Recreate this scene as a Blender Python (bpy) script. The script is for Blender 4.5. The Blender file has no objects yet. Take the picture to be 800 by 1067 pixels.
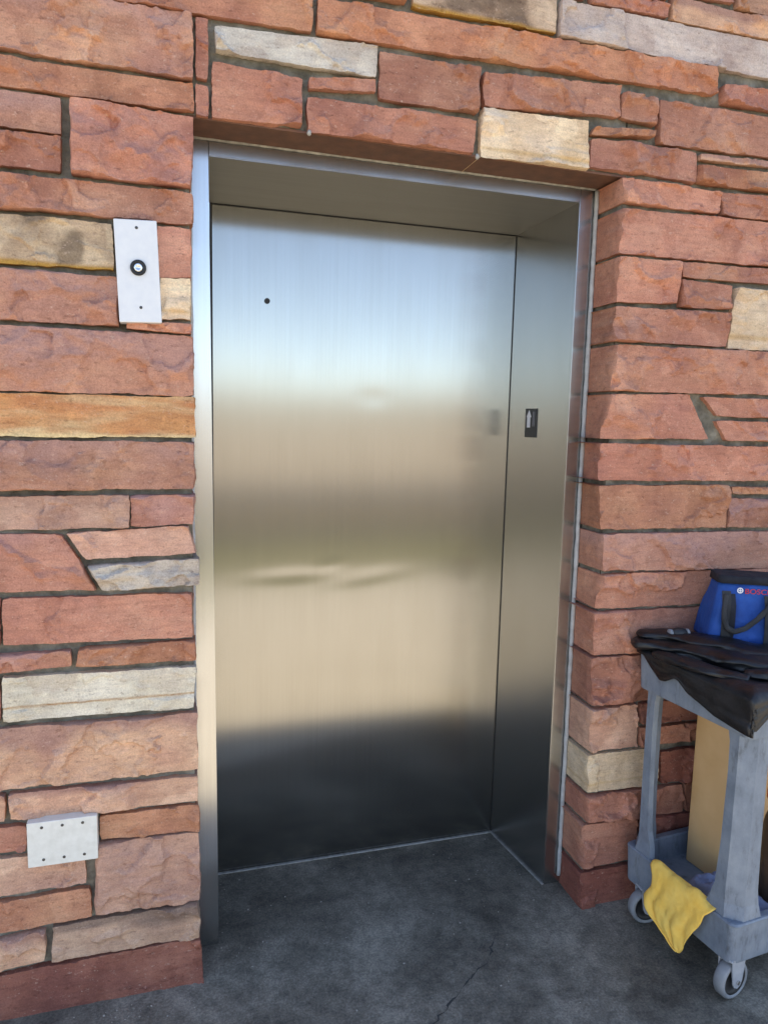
import bpy, bmesh, math, random
import numpy as np
from mathutils import Vector, Matrix

CAMPOS = [0, -1.97, 1.5051]
CAMROT = [[0.956839, -0.289705, 0.023022], [0.013989, 0.125037, 0.992053], [0.290281, 0.948914, -0.123693]]
CAMF = 757.0
random.seed(11)
RNG = np.random.RandomState(7)
scene = bpy.context.scene
COL = scene.collection
R = math.radians
WALL_TOP = 3.14

# ------------------------------------------------------------------ helpers
def tag(o, label=None, cat=None, group=None, kind=None):
    if label: o['label'] = label
    if cat: o['category'] = cat
    if group: o['group'] = group
    if kind: o['kind'] = kind
    return o

def empty(name, loc, rotz, label, cat, group=None):
    o = bpy.data.objects.new(name, None)
    COL.objects.link(o)
    o.location = loc
    o.rotation_euler = (0, 0, rotz)
    return tag(o, label, cat, group)

def link(name, me, mat, parent=None, smooth=False):
    o = bpy.data.objects.new(name, me)
    COL.objects.link(o)
    if mat is not None:
        for m in (mat if isinstance(mat, (list, tuple)) else [mat]):
            me.materials.append(m)
    if parent is not None:
        o.parent = parent
    if smooth:
        me.polygons.foreach_set('use_smooth', [True] * len(me.polygons))
    return o

def obj(name, bm, mat, parent=None, smooth=False, uv=False, loc=None):
    bmesh.ops.recalc_face_normals(bm, faces=bm.faces)
    me = bpy.data.meshes.new(name)
    bm.to_mesh(me)
    bm.free()
    o = link(name, me, mat, parent, smooth)
    if uv:
        planar_uv(me)
    if loc is not None:
        o.location = loc
    return o

def planar_uv(me):
    """u runs along the horizontal direction of every face, v along z: gives the brushing direction"""
    uvl = me.uv_layers.new(name='UVMap')
    for p in me.polygons:
        n = p.normal
        for li in p.loop_indices:
            c = me.vertices[me.loops[li].vertex_index].co
            if abs(n.z) > .7:
                uvl.data[li].uv = (c.y, c.x)
            elif abs(n.x) > abs(n.y):
                uvl.data[li].uv = (c.y, c.z)
            else:
                uvl.data[li].uv = (c.x, c.z)

def add_box(bm, x0, x1, y0, y1, z0, z1, bev=0.0, seg=2):
    vs = [bm.verts.new((x, y, z)) for x in (x0, x1) for y in (y0, y1) for z in (z0, z1)]
    q = [(0, 1, 3, 2), (4, 6, 7, 5), (0, 4, 5, 1), (2, 3, 7, 6), (0, 2, 6, 4), (1, 5, 7, 3)]
    fs = [bm.faces.new([vs[i] for i in f]) for f in q]
    if bev > 0:
        es = list({e for f in fs for e in f.edges})
        bmesh.ops.bevel(bm, geom=es, offset=bev, segments=seg, affect='EDGES', profile=.5)

def add_loft(bm, loops, cap0=True, cap1=True):
    rings = [[bm.verts.new(p) for p in lp] for lp in loops]
    n = len(rings[0])
    for a, b in zip(rings, rings[1:]):
        for i in range(n):
            bm.faces.new((a[i], a[(i + 1) % n], b[(i + 1) % n], b[i]))
    if cap0: bm.faces.new(rings[0][::-1])
    if cap1: bm.faces.new(rings[-1])
    return rings

def add_tube(bm, pts, rad, n=8, flat=1.0, up=(0, 0, 1)):
    pts = [Vector(p) for p in pts]
    loops = []
    for i, p in enumerate(pts):
        t = (pts[min(i + 1, len(pts) - 1)] - pts[max(i - 1, 0)]).normalized()
        s = t.cross(Vector(up))
        if s.length < 1e-4: s = t.cross(Vector((1, 0, 0)))
        s.normalize()
        u = s.cross(t)
        r = rad[i] if isinstance(rad, (list, tuple)) else rad
        loops.append([p + s * (r * math.cos(2 * math.pi * k / n)) + u * (r * flat * math.sin(2 * math.pi * k / n)) for k in range(n)])
    add_loft(bm, loops)

def add_lathe(bm, prof, c, axis, n=28, ring=False):
    """prof: (radius, height along axis); ring: the profile closes on itself and leaves a hole"""
    if ring: prof = list(prof) + [prof[0]]
    a = Vector(axis).normalized()
    s = a.orthogonal().normalized()
    t = a.cross(s)
    c = Vector(c)
    add_loft(bm, [[c + a * h + (s * math.cos(2 * math.pi * k / n) + t * math.sin(2 * math.pi * k / n)) * max(r, 1e-4) for k in range(n)] for r, h in prof], not ring, not ring)
    if ring: bmesh.ops.remove_doubles(bm, verts=bm.verts, dist=1e-6)

def rrect(x0, x1, y0, y1, r, z, n=5):
    out = []
    for cx, cy, a0 in ((x1 - r, y1 - r, 0), (x0 + r, y1 - r, 90), (x0 + r, y0 + r, 180), (x1 - r, y0 + r, 270)):
        for k in range(n + 1):
            a = R(a0 + 90 * k / n)
            out.append((cx + r * math.cos(a), cy + r * math.sin(a), z))
    return out

def grid_mesh(P, closed=False):
    """P: (rows, cols, 3) -> mesh"""
    r, c = P.shape[:2]
    idx = np.arange(r * c).reshape(r, c)
    f = np.stack([idx[:-1, :-1], idx[:-1, 1:], idx[1:, 1:], idx[1:, :-1]], -1).reshape(-1, 4)
    return P.reshape(-1, 3), f

def np_mesh(name, V, F):
    me = bpy.data.meshes.new(name)
    me.from_pydata([tuple(v) for v in V.tolist()], [], [tuple(f) for f in F.tolist()])
    me.update()
    return me

# numpy value noise
def _h(ix, iy, iz, s):
    n = (ix * 374761393 + iy * 668265263 + iz * 2147483647 + s * 1274126177) & 0xffffffff
    n = ((n ^ (n >> 13)) * 1274126177) & 0xffffffff
    n = ((n ^ (n >> 16)) * 2246822519) & 0xffffffff
    return ((n ^ (n >> 15)) & 0xffff) / 32767.5 - 1.0

def vnoise(P, s=0):
    i = np.floor(P).astype(np.int64)
    f = P - i
    f = f * f * (3 - 2 * f)
    o = 0
    for dx in (0, 1):
        for dy in (0, 1):
            for dz in (0, 1):
                wgt = (f[..., 0] if dx else 1 - f[..., 0]) * (f[..., 1] if dy else 1 - f[..., 1]) * (f[..., 2] if dz else 1 - f[..., 2])
                o = o + wgt * _h(i[..., 0] + dx, i[..., 1] + dy, i[..., 2] + dz, s)
    return o

def fnoise(P, s=0, oct=3):
    a, t, o = 1.0, 0, 0
    for k in range(oct):
        o = o + a * vnoise(P * (2.03 ** k), s + k * 17)
        t += a
        a *= .5
    return o / t

# ------------------------------------------------------------------ materials
def new_mat(name):
    m = bpy.data.materials.new(name)
    m.use_nodes = True
    nt = m.node_tree
    return m, nt, nt.nodes['Principled BSDF']

def N(nt, typ, **kw):
    n = nt.nodes.new(typ)
    for k, v in kw.items():
        if k.startswith('i_'):
            n.inputs[k[2:].replace('_', ' ')].default_value = v
        else:
            setattr(n, k, v)
    return n

def noise_node(nt, scale, detail=4, rough=.55, stretch=None, coord='Object'):
    tc = N(nt, 'ShaderNodeTexCoord')
    nz = N(nt, 'ShaderNodeTexNoise')
    nz.inputs['Scale'].default_value = scale
    nz.inputs['Detail'].default_value = detail
    nz.inputs['Roughness'].default_value = rough
    if stretch:
        mp = N(nt, 'ShaderNodeMapping')
        mp.inputs['Scale'].default_value = stretch
        nt.links.new(tc.outputs[coord], mp.inputs['Vector'])
        nt.links.new(mp.outputs['Vector'], nz.inputs['Vector'])
    else:
        nt.links.new(tc.outputs[coord], nz.inputs['Vector'])
    return nz

def ramp(nt, src, stops):
    r = N(nt, 'ShaderNodeValToRGB')
    el = r.color_ramp.elements
    while len(el) < len(stops): el.new(.5)
    for e, (p, c) in zip(el, stops):
        e.position = p
        e.color = (*c, 1) if len(c) == 3 else c
    nt.links.new(src, r.inputs['Fac'])
    return r

def mix(nt, typ, fac, a, b):
    m = N(nt, 'ShaderNodeMix', data_type='RGBA', blend_type=typ)
    for sock, v in ((m.inputs[0], fac), (m.inputs[6], a), (m.inputs[7], b)):
        if hasattr(v, 'links'): nt.links.new(v, sock)
        elif isinstance(v, (int, float)): sock.default_value = v
        else: sock.default_value = (*v, 1)
    return m.outputs[2]

def bump(nt, bsdf, src, strength, dist, prev=None):
    b = N(nt, 'ShaderNodeBump')
    b.inputs['Strength'].default_value = strength
    b.inputs['Distance'].default_value = dist
    nt.links.new(src, b.inputs['Height'])
    if prev is not None: nt.links.new(prev, b.inputs['Normal'])
    nt.links.new(b.outputs[0], bsdf.inputs['Normal'])
    return b.outputs[0]

def simple(name, c1, c2, scale=30, rough=.6, bump_s=.2, bump_scale=200, bump_d=.001, metal=0, spec=None):
    m, nt, b = new_mat(name)
    nz = noise_node(nt, scale)
    rp = ramp(nt, nz.outputs['Fac'], [(.3, c1), (.7, c2)])
    nt.links.new(rp.outputs[0], b.inputs['Base Color'])
    b.inputs['Roughness'].default_value = rough
    b.inputs['Metallic'].default_value = metal
    if spec is not None: b.inputs['Specular IOR Level'].default_value = spec
    if bump_s:
        bn = noise_node(nt, bump_scale)
        bump(nt, b, bn.outputs['Fac'], bump_s, bump_d)
    return m

# rock faced sandstone: tint per vertex (the stone's own colour) x fine mineral grain
m, nt, b = new_mat('sandstone')
at = N(nt, 'ShaderNodeAttribute', attribute_name='tint')
g1 = noise_node(nt, 260, 3, .7)
r1 = ramp(nt, g1.outputs['Fac'], [(.28, (.80, .78, .76)), (.5, (1, 1, 1)), (.74, (1.22, 1.23, 1.24))])
g2 = noise_node(nt, 34, 5, .65)
r2 = ramp(nt, g2.outputs['Fac'], [(.3, (.90, .87, .87)), (.52, (1, 1, 1)), (.72, (1.09, 1.09, 1.08))])
g4 = noise_node(nt, 18, 6, .7, (1, 1, 5))
r4 = ramp(nt, g4.outputs['Fac'], [(.35, (.86, .85, .86)), (.5, (1, 1, 1)), (.68, (1.10, 1.08, 1.04))])
c = mix(nt, 'MULTIPLY', 1, at.outputs['Color'], r1.outputs[0])
c = mix(nt, 'MULTIPLY', 1, c, r2.outputs[0])
c = mix(nt, 'MULTIPLY', 1, c, r4.outputs[0])
gf = noise_node(nt, 75, 4, .75, (1, 1, 1.6))
rf = ramp(nt, gf.outputs['Fac'], [(.60, (0, 0, 0)), (.72, (.55, .55, .55))])
gd = noise_node(nt, 52, 5, .7, (1, 1, 2.2))
rd = ramp(nt, gd.outputs['Fac'], [(.30, (.62, .58, .58)), (.42, (1, 1, 1))])
c = mix(nt, 'MULTIPLY', 1, c, rd.outputs[0])
c = mix(nt, 'MIX', rf.outputs[0], c, (.66, .47, .36))
nt.links.new(c, b.inputs['Base Color'])
b.inputs['Roughness'].default_value = .85
b.inputs['Specular IOR Level'].default_value = .25
g3 = noise_node(nt, 120, 6, .7)
n1 = bump(nt, b, g3.outputs['Fac'], .35, .005)
g5 = noise_node(nt, 420, 2, .6)
bump(nt, b, g5.outputs['Fac'], .12, .0015, n1)
M_STONE = m

m, nt, b = new_mat('mortar')
g = noise_node(nt, 22, 5, .6)
r_ = ramp(nt, g.outputs['Fac'], [(.3, (.11, .098, .075)), (.5, (.20, .180, .140)), (.72, (.33, .30, .24))])
nt.links.new(r_.outputs[0], b.inputs['Base Color'])
b.inputs['Roughness'].default_value = .95
b.inputs['Specular IOR Level'].default_value = .15
g = noise_node(nt, 160, 5, .7)
bump(nt, b, g.outputs['Fac'], .8, .006)
M_MORTAR = m

def steel(name, base, rough, aniso, seed):
    m, nt, b = new_mat(name)
    b.inputs['Metallic'].default_value = 1
    uvn = N(nt, 'ShaderNodeUVMap', uv_map='UVMap')
    mp = N(nt, 'ShaderNodeMapping')
    mp.inputs['Scale'].default_value = (420, 1.3, 1)
    mp.inputs['Location'].default_value = (seed, seed * 2, 0)
    nt.links.new(uvn.outputs[0], mp.inputs[0])
    br = N(nt, 'ShaderNodeTexNoise')
    br.inputs['Scale'].default_value = 1
    br.inputs['Detail'].default_value = 1
    nt.links.new(mp.outputs[0], br.inputs['Vector'])
    # smudges, wiped streaks
    mp2 = N(nt, 'ShaderNodeMapping')
    mp2.inputs['Scale'].default_value = (14, 2.2, 1)
    mp2.inputs['Location'].default_value = (seed * 3, 1, 0)
    nt.links.new(uvn.outputs[0], mp2.inputs[0])
    sm = N(nt, 'ShaderNodeTexNoise')
    sm.inputs['Scale'].default_value = 1
    sm.inputs['Detail'].default_value = 3
    sm.inputs['Roughness'].default_value = .6
    nt.links.new(mp2.outputs[0], sm.inputs['Vector'])
    lo = tuple(v * .95 for v in base)
    hi = tuple(min(1, v * 1.03) for v in base)
    rb = ramp(nt, br.outputs['Fac'], [(.3, lo), (.7, hi)])
    rs = ramp(nt, sm.outputs['Fac'], [(.3, (.965, .96, .95)), (.6, (1, 1, 1))])
    c = mix(nt, 'MULTIPLY', 1, rb.outputs[0], rs.outputs[0])
    nt.links.new(c, b.inputs['Base Color'])
    mr = N(nt, 'ShaderNodeMapRange')
    mr.inputs['From Min'].default_value = .3
    mr.inputs['From Max'].default_value = .7
    mr.inputs['To Min'].default_value = rough * 1.03
    mr.inputs['To Max'].default_value = rough * .98
    nt.links.new(sm.outputs['Fac'], mr.inputs[0])
    nt.links.new(mr.outputs[0], b.inputs['Roughness'])
    b.inputs['Anisotropic'].default_value = aniso
    tn = N(nt, 'ShaderNodeTangent', direction_type='UV_MAP', uv_map='UVMap')
    nt.links.new(tn.outputs[0], b.inputs['Tangent'])
    return m
M_STEEL = steel('brushed_steel', (.365, .356, .330), .20, .80, 1.0)
M_STEEL2 = steel('brushed_steel_frame', (.53, .533, .525), .25, .6, 5.0)
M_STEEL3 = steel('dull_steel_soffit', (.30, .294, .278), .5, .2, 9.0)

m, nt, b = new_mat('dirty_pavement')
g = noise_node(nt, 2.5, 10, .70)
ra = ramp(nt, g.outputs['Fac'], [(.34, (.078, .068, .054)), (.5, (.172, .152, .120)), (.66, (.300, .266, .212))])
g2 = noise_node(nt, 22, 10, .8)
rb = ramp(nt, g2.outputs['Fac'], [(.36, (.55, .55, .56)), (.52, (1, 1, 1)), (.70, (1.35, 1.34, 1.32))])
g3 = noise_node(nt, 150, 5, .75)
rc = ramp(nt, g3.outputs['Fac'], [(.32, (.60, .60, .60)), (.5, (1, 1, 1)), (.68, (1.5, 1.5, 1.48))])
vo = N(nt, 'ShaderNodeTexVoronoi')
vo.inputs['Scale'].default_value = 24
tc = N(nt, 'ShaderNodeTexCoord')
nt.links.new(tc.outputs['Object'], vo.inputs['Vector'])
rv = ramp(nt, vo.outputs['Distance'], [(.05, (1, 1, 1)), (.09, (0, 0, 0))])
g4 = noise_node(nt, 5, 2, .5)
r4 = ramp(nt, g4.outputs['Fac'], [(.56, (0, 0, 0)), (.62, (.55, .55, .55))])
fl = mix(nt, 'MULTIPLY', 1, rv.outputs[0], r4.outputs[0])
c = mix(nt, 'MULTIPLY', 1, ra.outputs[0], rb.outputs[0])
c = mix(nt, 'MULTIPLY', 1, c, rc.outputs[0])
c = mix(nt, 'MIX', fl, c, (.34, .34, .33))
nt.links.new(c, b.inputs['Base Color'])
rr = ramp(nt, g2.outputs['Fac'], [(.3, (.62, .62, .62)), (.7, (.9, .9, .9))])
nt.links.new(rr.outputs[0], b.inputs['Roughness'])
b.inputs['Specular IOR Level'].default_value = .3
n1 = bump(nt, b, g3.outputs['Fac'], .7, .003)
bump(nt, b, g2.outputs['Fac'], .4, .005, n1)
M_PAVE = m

M_ASPH = simple('asphalt', (.045, .045, .045), (.075, .073, .07), 8, .9, .5, 90, .01)
M_LOT = simple('dry_gravel', (.30, .26, .20), (.42, .37, .29), .35, .95, .5, 20, .02)
M_GRASS = simple('dry_lawn', (.10, .11, .045), (.19, .18, .08), 1.4, .95, .7, 60, .03)
M_HILL = simple('hill_scrub', (.20, .17, .10), (.34, .28, .19), .03, .95, 0)
M_KERB = simple('kerb_concrete', (.40, .38, .34), (.52, .50, .45), 9, .9, .4, 120, .003)
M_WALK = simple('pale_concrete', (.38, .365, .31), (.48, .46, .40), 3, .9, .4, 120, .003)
M_YEL = simple('road_paint', (.60, .38, .06), (.70, .46, .09), 6, .8, .3, 120, .002)
M_CRACK = simple('crack_dirt', (.040, .037, .034), (.075, .070, .062), 60, .95, .5, 120, .002)
M_CAULK = simple('white_sealant', (.33, .33, .32), (.48, .48, .465), 40, .6, .6, 90, .003)
M_BLACK = simple('flat_black', (.006, .006, .006), (.014, .014, .014), 60, .6, .2)
M_LINTEL = simple('painted_lintel', (.10, .045, .028), (.17, .075, .045), 25, .65, .4, 90, .002)
M_PLATE = simple('white_plate', (.66, .67, .68), (.71, .715, .71), 60, .38, .15, 300, .0006)
M_PLATE2 = simple('cream_plate', (.62, .60, .53), (.72, .70, .63), 50, .45, .15, 300, .0006)
M_SCREW = simple('dark_screw', (.05, .05, .05), (.12, .11, .10), 300, .45, .2, 400, .0005, metal=.8)
M_GRIT = simple('grit', (.20, .17, .13), (.50, .46, .40), 90, .9, 0)
M_CHROME = simple('bright_metal', (.62, .62, .62), (.75, .75, .74), 200, .22, .1, 400, .0003, metal=1)
M_WHITE = simple('white_print', (.72, .72, .74), (.80, .80, .80), 100, .5, 0)
M_GREYP = simple('grey_print', (.18, .18, .2), (.26, .26, .28), 100, .5, 0)
M_SIGN = simple('black_sign_plate', (.010, .010, .011), (.020, .020, .022), 80, .35, .1)
M_TILE = simple('dusty_joint', (.22, .21, .19), (.42, .40, .36), 70, .9, .6, 150, .003)

m, nt, b = new_mat('cart_plastic')
g = noise_node(nt, 9, 7, .65)
ra = ramp(nt, g.outputs['Fac'], [(.3, (.112, .142, .178)), (.5, (.155, .190, .232)), (.72, (.21, .245, .275))])
g2 = noise_node(nt, 30, 6, .75, (1, 1, .3))
rb = ramp(nt, g2.outputs['Fac'], [(.30, (.45, .43, .41)), (.45, (1, 1, 1)), (.70, (1.25, 1.23, 1.2))])
c = mix(nt, 'MULTIPLY', .9, ra.outputs[0], rb.outputs[0])
nt.links.new(c, b.inputs['Base Color'])
b.inputs['Roughness'].default_value = .55
g3 = noise_node(nt, 320, 3, .6)
n1 = bump(nt, b, g3.outputs['Fac'], .3, .0012)
bump(nt, b, g2.outputs['Fac'], .15, .002, n1)
M_CART = m
M_TYRE = simple('grey_tyre', (.17, .18, .19), (.26, .27, .28), 25, .6, .3, 200, .001)
M_HUB = simple('black_hub', (.010, .010, .011), (.022, .022, .022), 40, .5, .2)
M_FORK = simple('caster_fork', (.26, .28, .31), (.36, .38, .40), 40, .5, .2, 200, .0006)

m, nt, b = new_mat('black_plastic_sheet')
g = noise_node(nt, 14, 5, .6)
ra = ramp(nt, g.outputs['Fac'], [(.35, (.0035, .0036, .004)), (.7, (.010, .010, .012))])
nt.links.new(ra.outputs[0], b.inputs['Base Color'])
rr = ramp(nt, g.outputs['Fac'], [(.3, (.32, .32, .32)), (.7, (.58, .58, .58))])
nt.links.new(rr.outputs[0], b.inputs['Roughness'])
g2 = noise_node(nt, 13, 4, .55)
n1 = bump(nt, b, g2.outputs['Fac'], .35, .02)
g3 = noise_node(nt, 60, 3, .5, (1, 1, 3))
bump(nt, b, g3.outputs['Fac'], .2, .004, n1)
M_TARP = m

def fabric(name, c1, c2, rough=.85):
    m, nt, b = new_mat(name)
    g = noise_node(nt, 18, 5, .6)
    ra = ramp(nt, g.outputs['Fac'], [(.3, c1), (.7, c2)])
    nt.links.new(ra.outputs[0], b.inputs['Base Color'])
    b.inputs['Roughness'].default_value = rough
    b.inputs['Specular IOR Level'].default_value = .25
    g2 = noise_node(nt, 700, 2, .5)
    n1 = bump(nt, b, g2.outputs['Fac'], .35, .0012)
    g3 = noise_node(nt, 26, 4, .5)
    bump(nt, b, g3.outputs['Fac'], .6, .012, n1)
    return m
M_BLUE = fabric('blue_nylon', (.007, .058, .25), (.012, .095, .37), .6)
M_WEB = fabric('grey_webbing', (.028, .028, .030), (.055, .055, .056))
M_BAND = fabric('black_nylon', (.012, .013, .018), (.028, .030, .038))
M_RED = simple('red_print', (.55, .02, .02), (.62, .03, .03), 60, .5, 0)
M_YCLOTH = fabric('yellow_microfibre', (.96, .55, .10), (.97, .62, .15), .95)
M_RAG = fabric('blue_rag', (.16, .19, .29), (.25, .28, .38), .95)
M_CARD = simple('cardboard', (.58, .345, .15), (.66, .41, .20), 9, .9, .2, 260, .0006)
M_BROWN = simple('brown_plastic', (.06, .035, .02), (.10, .06, .035), 30, .4, .1)
M_ORANGE = simple('orange_plastic', (.55, .08, .02), (.62, .10, .03), 30, .45, .1)

# ------------------------------------------------------------------ ground and surroundings
def sheet(name, x0, x1, y0, y1, z, mat, kind='structure', nx=1, ny=1):
    bm = bmesh.new()
    vs = [[bm.verts.new((x0 + (x1 - x0) * i / nx, y0 + (y1 - y0) * j / ny, z)) for i in range(nx + 1)] for j in range(ny + 1)]
    for j in range(ny):
        for i in range(nx):
            bm.faces.new((vs[j][i], vs[j][i + 1], vs[j + 1][i + 1], vs[j + 1][i]))
    return tag(obj(name, bm, mat), kind=kind)

sheet('ground', -3000, 3000, -3000, 3000, -.16, M_LOT)
bm = bmesh.new()
edge_ = [(-14, -.146), (-.60, -.146), (10.5, -3.76), (16, -3.76), (16, .60), (-14, .60)]   # dark paving over pale; its askew edge stands in for a slanted shadow line
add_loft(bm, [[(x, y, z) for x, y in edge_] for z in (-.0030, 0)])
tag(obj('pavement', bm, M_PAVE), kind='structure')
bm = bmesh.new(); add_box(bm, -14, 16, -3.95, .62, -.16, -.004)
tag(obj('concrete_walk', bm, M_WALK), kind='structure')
bm = bmesh.new(); add_box(bm, -14, 16, -4.13, -3.954, -.16, .004, .012)
tag(obj('kerb', bm, M_KERB), kind='structure')
sheet('lawn', -60, 60, -7.2, -4.134, -.150, M_GRASS)
sheet('road', -60, 60, -15.2, -7.2, -.152, M_ASPH)
sheet('road_marking', -60, 60, -9.75, -9.45, -.148, M_YEL)

# hills far beyond the lot
def hills():
    nx, ny = 160, 14
    a = np.linspace(R(-80), R(80), nx)
    rr = np.linspace(300, 900, ny)
    A, D = np.meshgrid(a, rr)
    X = np.sin(A) * D; Y = -np.cos(A) * D
    prof = np.clip((D - 300) / 420, 0, 1)
    prof = prof * prof * (3 - 2 * prof)
    Z = -.5 + prof * (26 + 12 * fnoise(np.stack([A * 5, D * 0, D * 0], -1), 3, 4) + 3 * fnoise(np.stack([X * .02, Y * .02, X * 0], -1), 9, 3))
    V, F = grid_mesh(np.stack([X, Y, Z], -1))
    o = link('hills', np_mesh('hills', V, F), M_HILL, smooth=True)
    tag(o, kind='structure')
hills()

# crack in the pavement and a few spilled specks are part of the pavement's wear
def crack(pts, w):
    bm = bmesh.new()
    P = []
    for (a, b_) in zip(pts, pts[1:]):
        for k in range(10):
            t = k / 10
            P.append((a[0] + (b_[0] - a[0]) * t + random.uniform(-.006, .006), a[1] + (b_[1] - a[1]) * t + random.uniform(-.006, .006)))
    n = len(P)
    L, Rr = [], []
    for i, p in enumerate(P):
        q0, q1 = P[max(i - 1, 0)], P[min(i + 1, n - 1)]
        d = Vector((q1[0] - q0[0], q1[1] - q0[1])).normalized()
        ww = w * random.choice((.12, .3, .5, .7, .9, 1.1)) * (1 if 1 < i < n - 2 else .3)
        L.append(bm.verts.new((p[0] - d.y * ww, p[1] + d.x * ww, .0015)))
        Rr.append(bm.verts.new((p[0] + d.y * ww, p[1] - d.x * ww, .0015)))
    for i in range(n - 1):
        bm.faces.new((L[i], L[i + 1], Rr[i + 1], Rr[i]))
    return bm
CR = [(0.938, -0.162), (0.859, -0.265), (0.753, -0.335), (0.634, -0.429), (0.515, -0.5229999999999999)]
o = obj('pavement_crack', crack(CR, .0032), M_CRACK)
tag(o, kind='structure')

# loose grit lying on the pavement, thickest along the foot of the wall
bm = bmesh.new()
for k in range(420):
    if k < 260:
        x = random.uniform(-.5, 2.2)
        if .08 < x < 1.24: x, y = random.choice([.10 + abs(random.gauss(0, .05)), 1.22 - abs(random.gauss(0, .05)), random.uniform(.12, 1.2)]), random.uniform(-.12, .3)
        else: y = -.165 - abs(random.gauss(0, .035))
    else:
        x, y = random.uniform(-.5, 1.7), random.uniform(-.75, .3)
    if not (.14 < x < 1.15) and y > -.165: continue
    r_k = random.choice((.0008, .001, .0012, .0016, .0024))
    ret = bmesh.ops.create_icosphere(bm, subdivisions=1, radius=r_k)
    for v in ret['verts']:
        v.co = Vector((v.co.x * random.uniform(.7, 1.5) + x, v.co.y * random.uniform(.7, 1.5) + y, max(v.co.z * random.uniform(.5, .9) + r_k * .6, .0002)))
tag(obj('grit', bm, M_GRIT), kind='stuff')

# ------------------------------------------------------------------ the stone wall
LIN = lambda *c: np.array(c, float)
PAL = {
 'R': (LIN(0.461, 0.200, 0.133), LIN(0.391, 0.165, 0.118), LIN(0.526, 0.256, 0.171)),
 'M': (LIN(0.464, 0.217, 0.145), LIN(0.388, 0.180, 0.131), LIN(0.533, 0.277, 0.179)),
 'P': (LIN(0.562, 0.318, 0.221), LIN(0.471, 0.260, 0.194), LIN(0.640, 0.390, 0.270)),
 'O': (LIN(0.467, 0.204, 0.119), LIN(0.399, 0.166, 0.105), LIN(0.539, 0.268, 0.157)),
 'T': (LIN(0.645, 0.370, 0.240), LIN(0.550, 0.289, 0.199), LIN(0.724, 0.452, 0.294)),
 'B': (LIN(0.490, 0.303, 0.205), LIN(0.307, 0.180, 0.128), LIN(0.614, 0.396, 0.269)),
 'C': (LIN(0.657, 0.472, 0.319), LIN(0.391, 0.255, 0.164), LIN(0.739, 0.563, 0.409)),
 'c': (LIN(0.699, 0.509, 0.337), LIN(0.616, 0.408, 0.237), LIN(0.770, 0.591, 0.427)),
 'S': (LIN(.560, .265, .115), LIN(.480, .185, .085), LIN(.680, .480, .270)),
 'W': (LIN(0.507, 0.430, 0.354), LIN(0.414, 0.340, 0.281), LIN(0.575, 0.502, 0.421)),
 'w': (LIN(0.588, 0.521, 0.399), LIN(0.503, 0.423, 0.313), LIN(0.646, 0.587, 0.477)),
 'G': (LIN(0.494, 0.371, 0.308), LIN(0.408, 0.293, 0.247), LIN(0.570, 0.452, 0.383)),
 'D': (LIN(0.283, 0.100, 0.068), LIN(0.218, 0.074, 0.056), LIN(0.342, 0.131, 0.089)),
}
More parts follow.
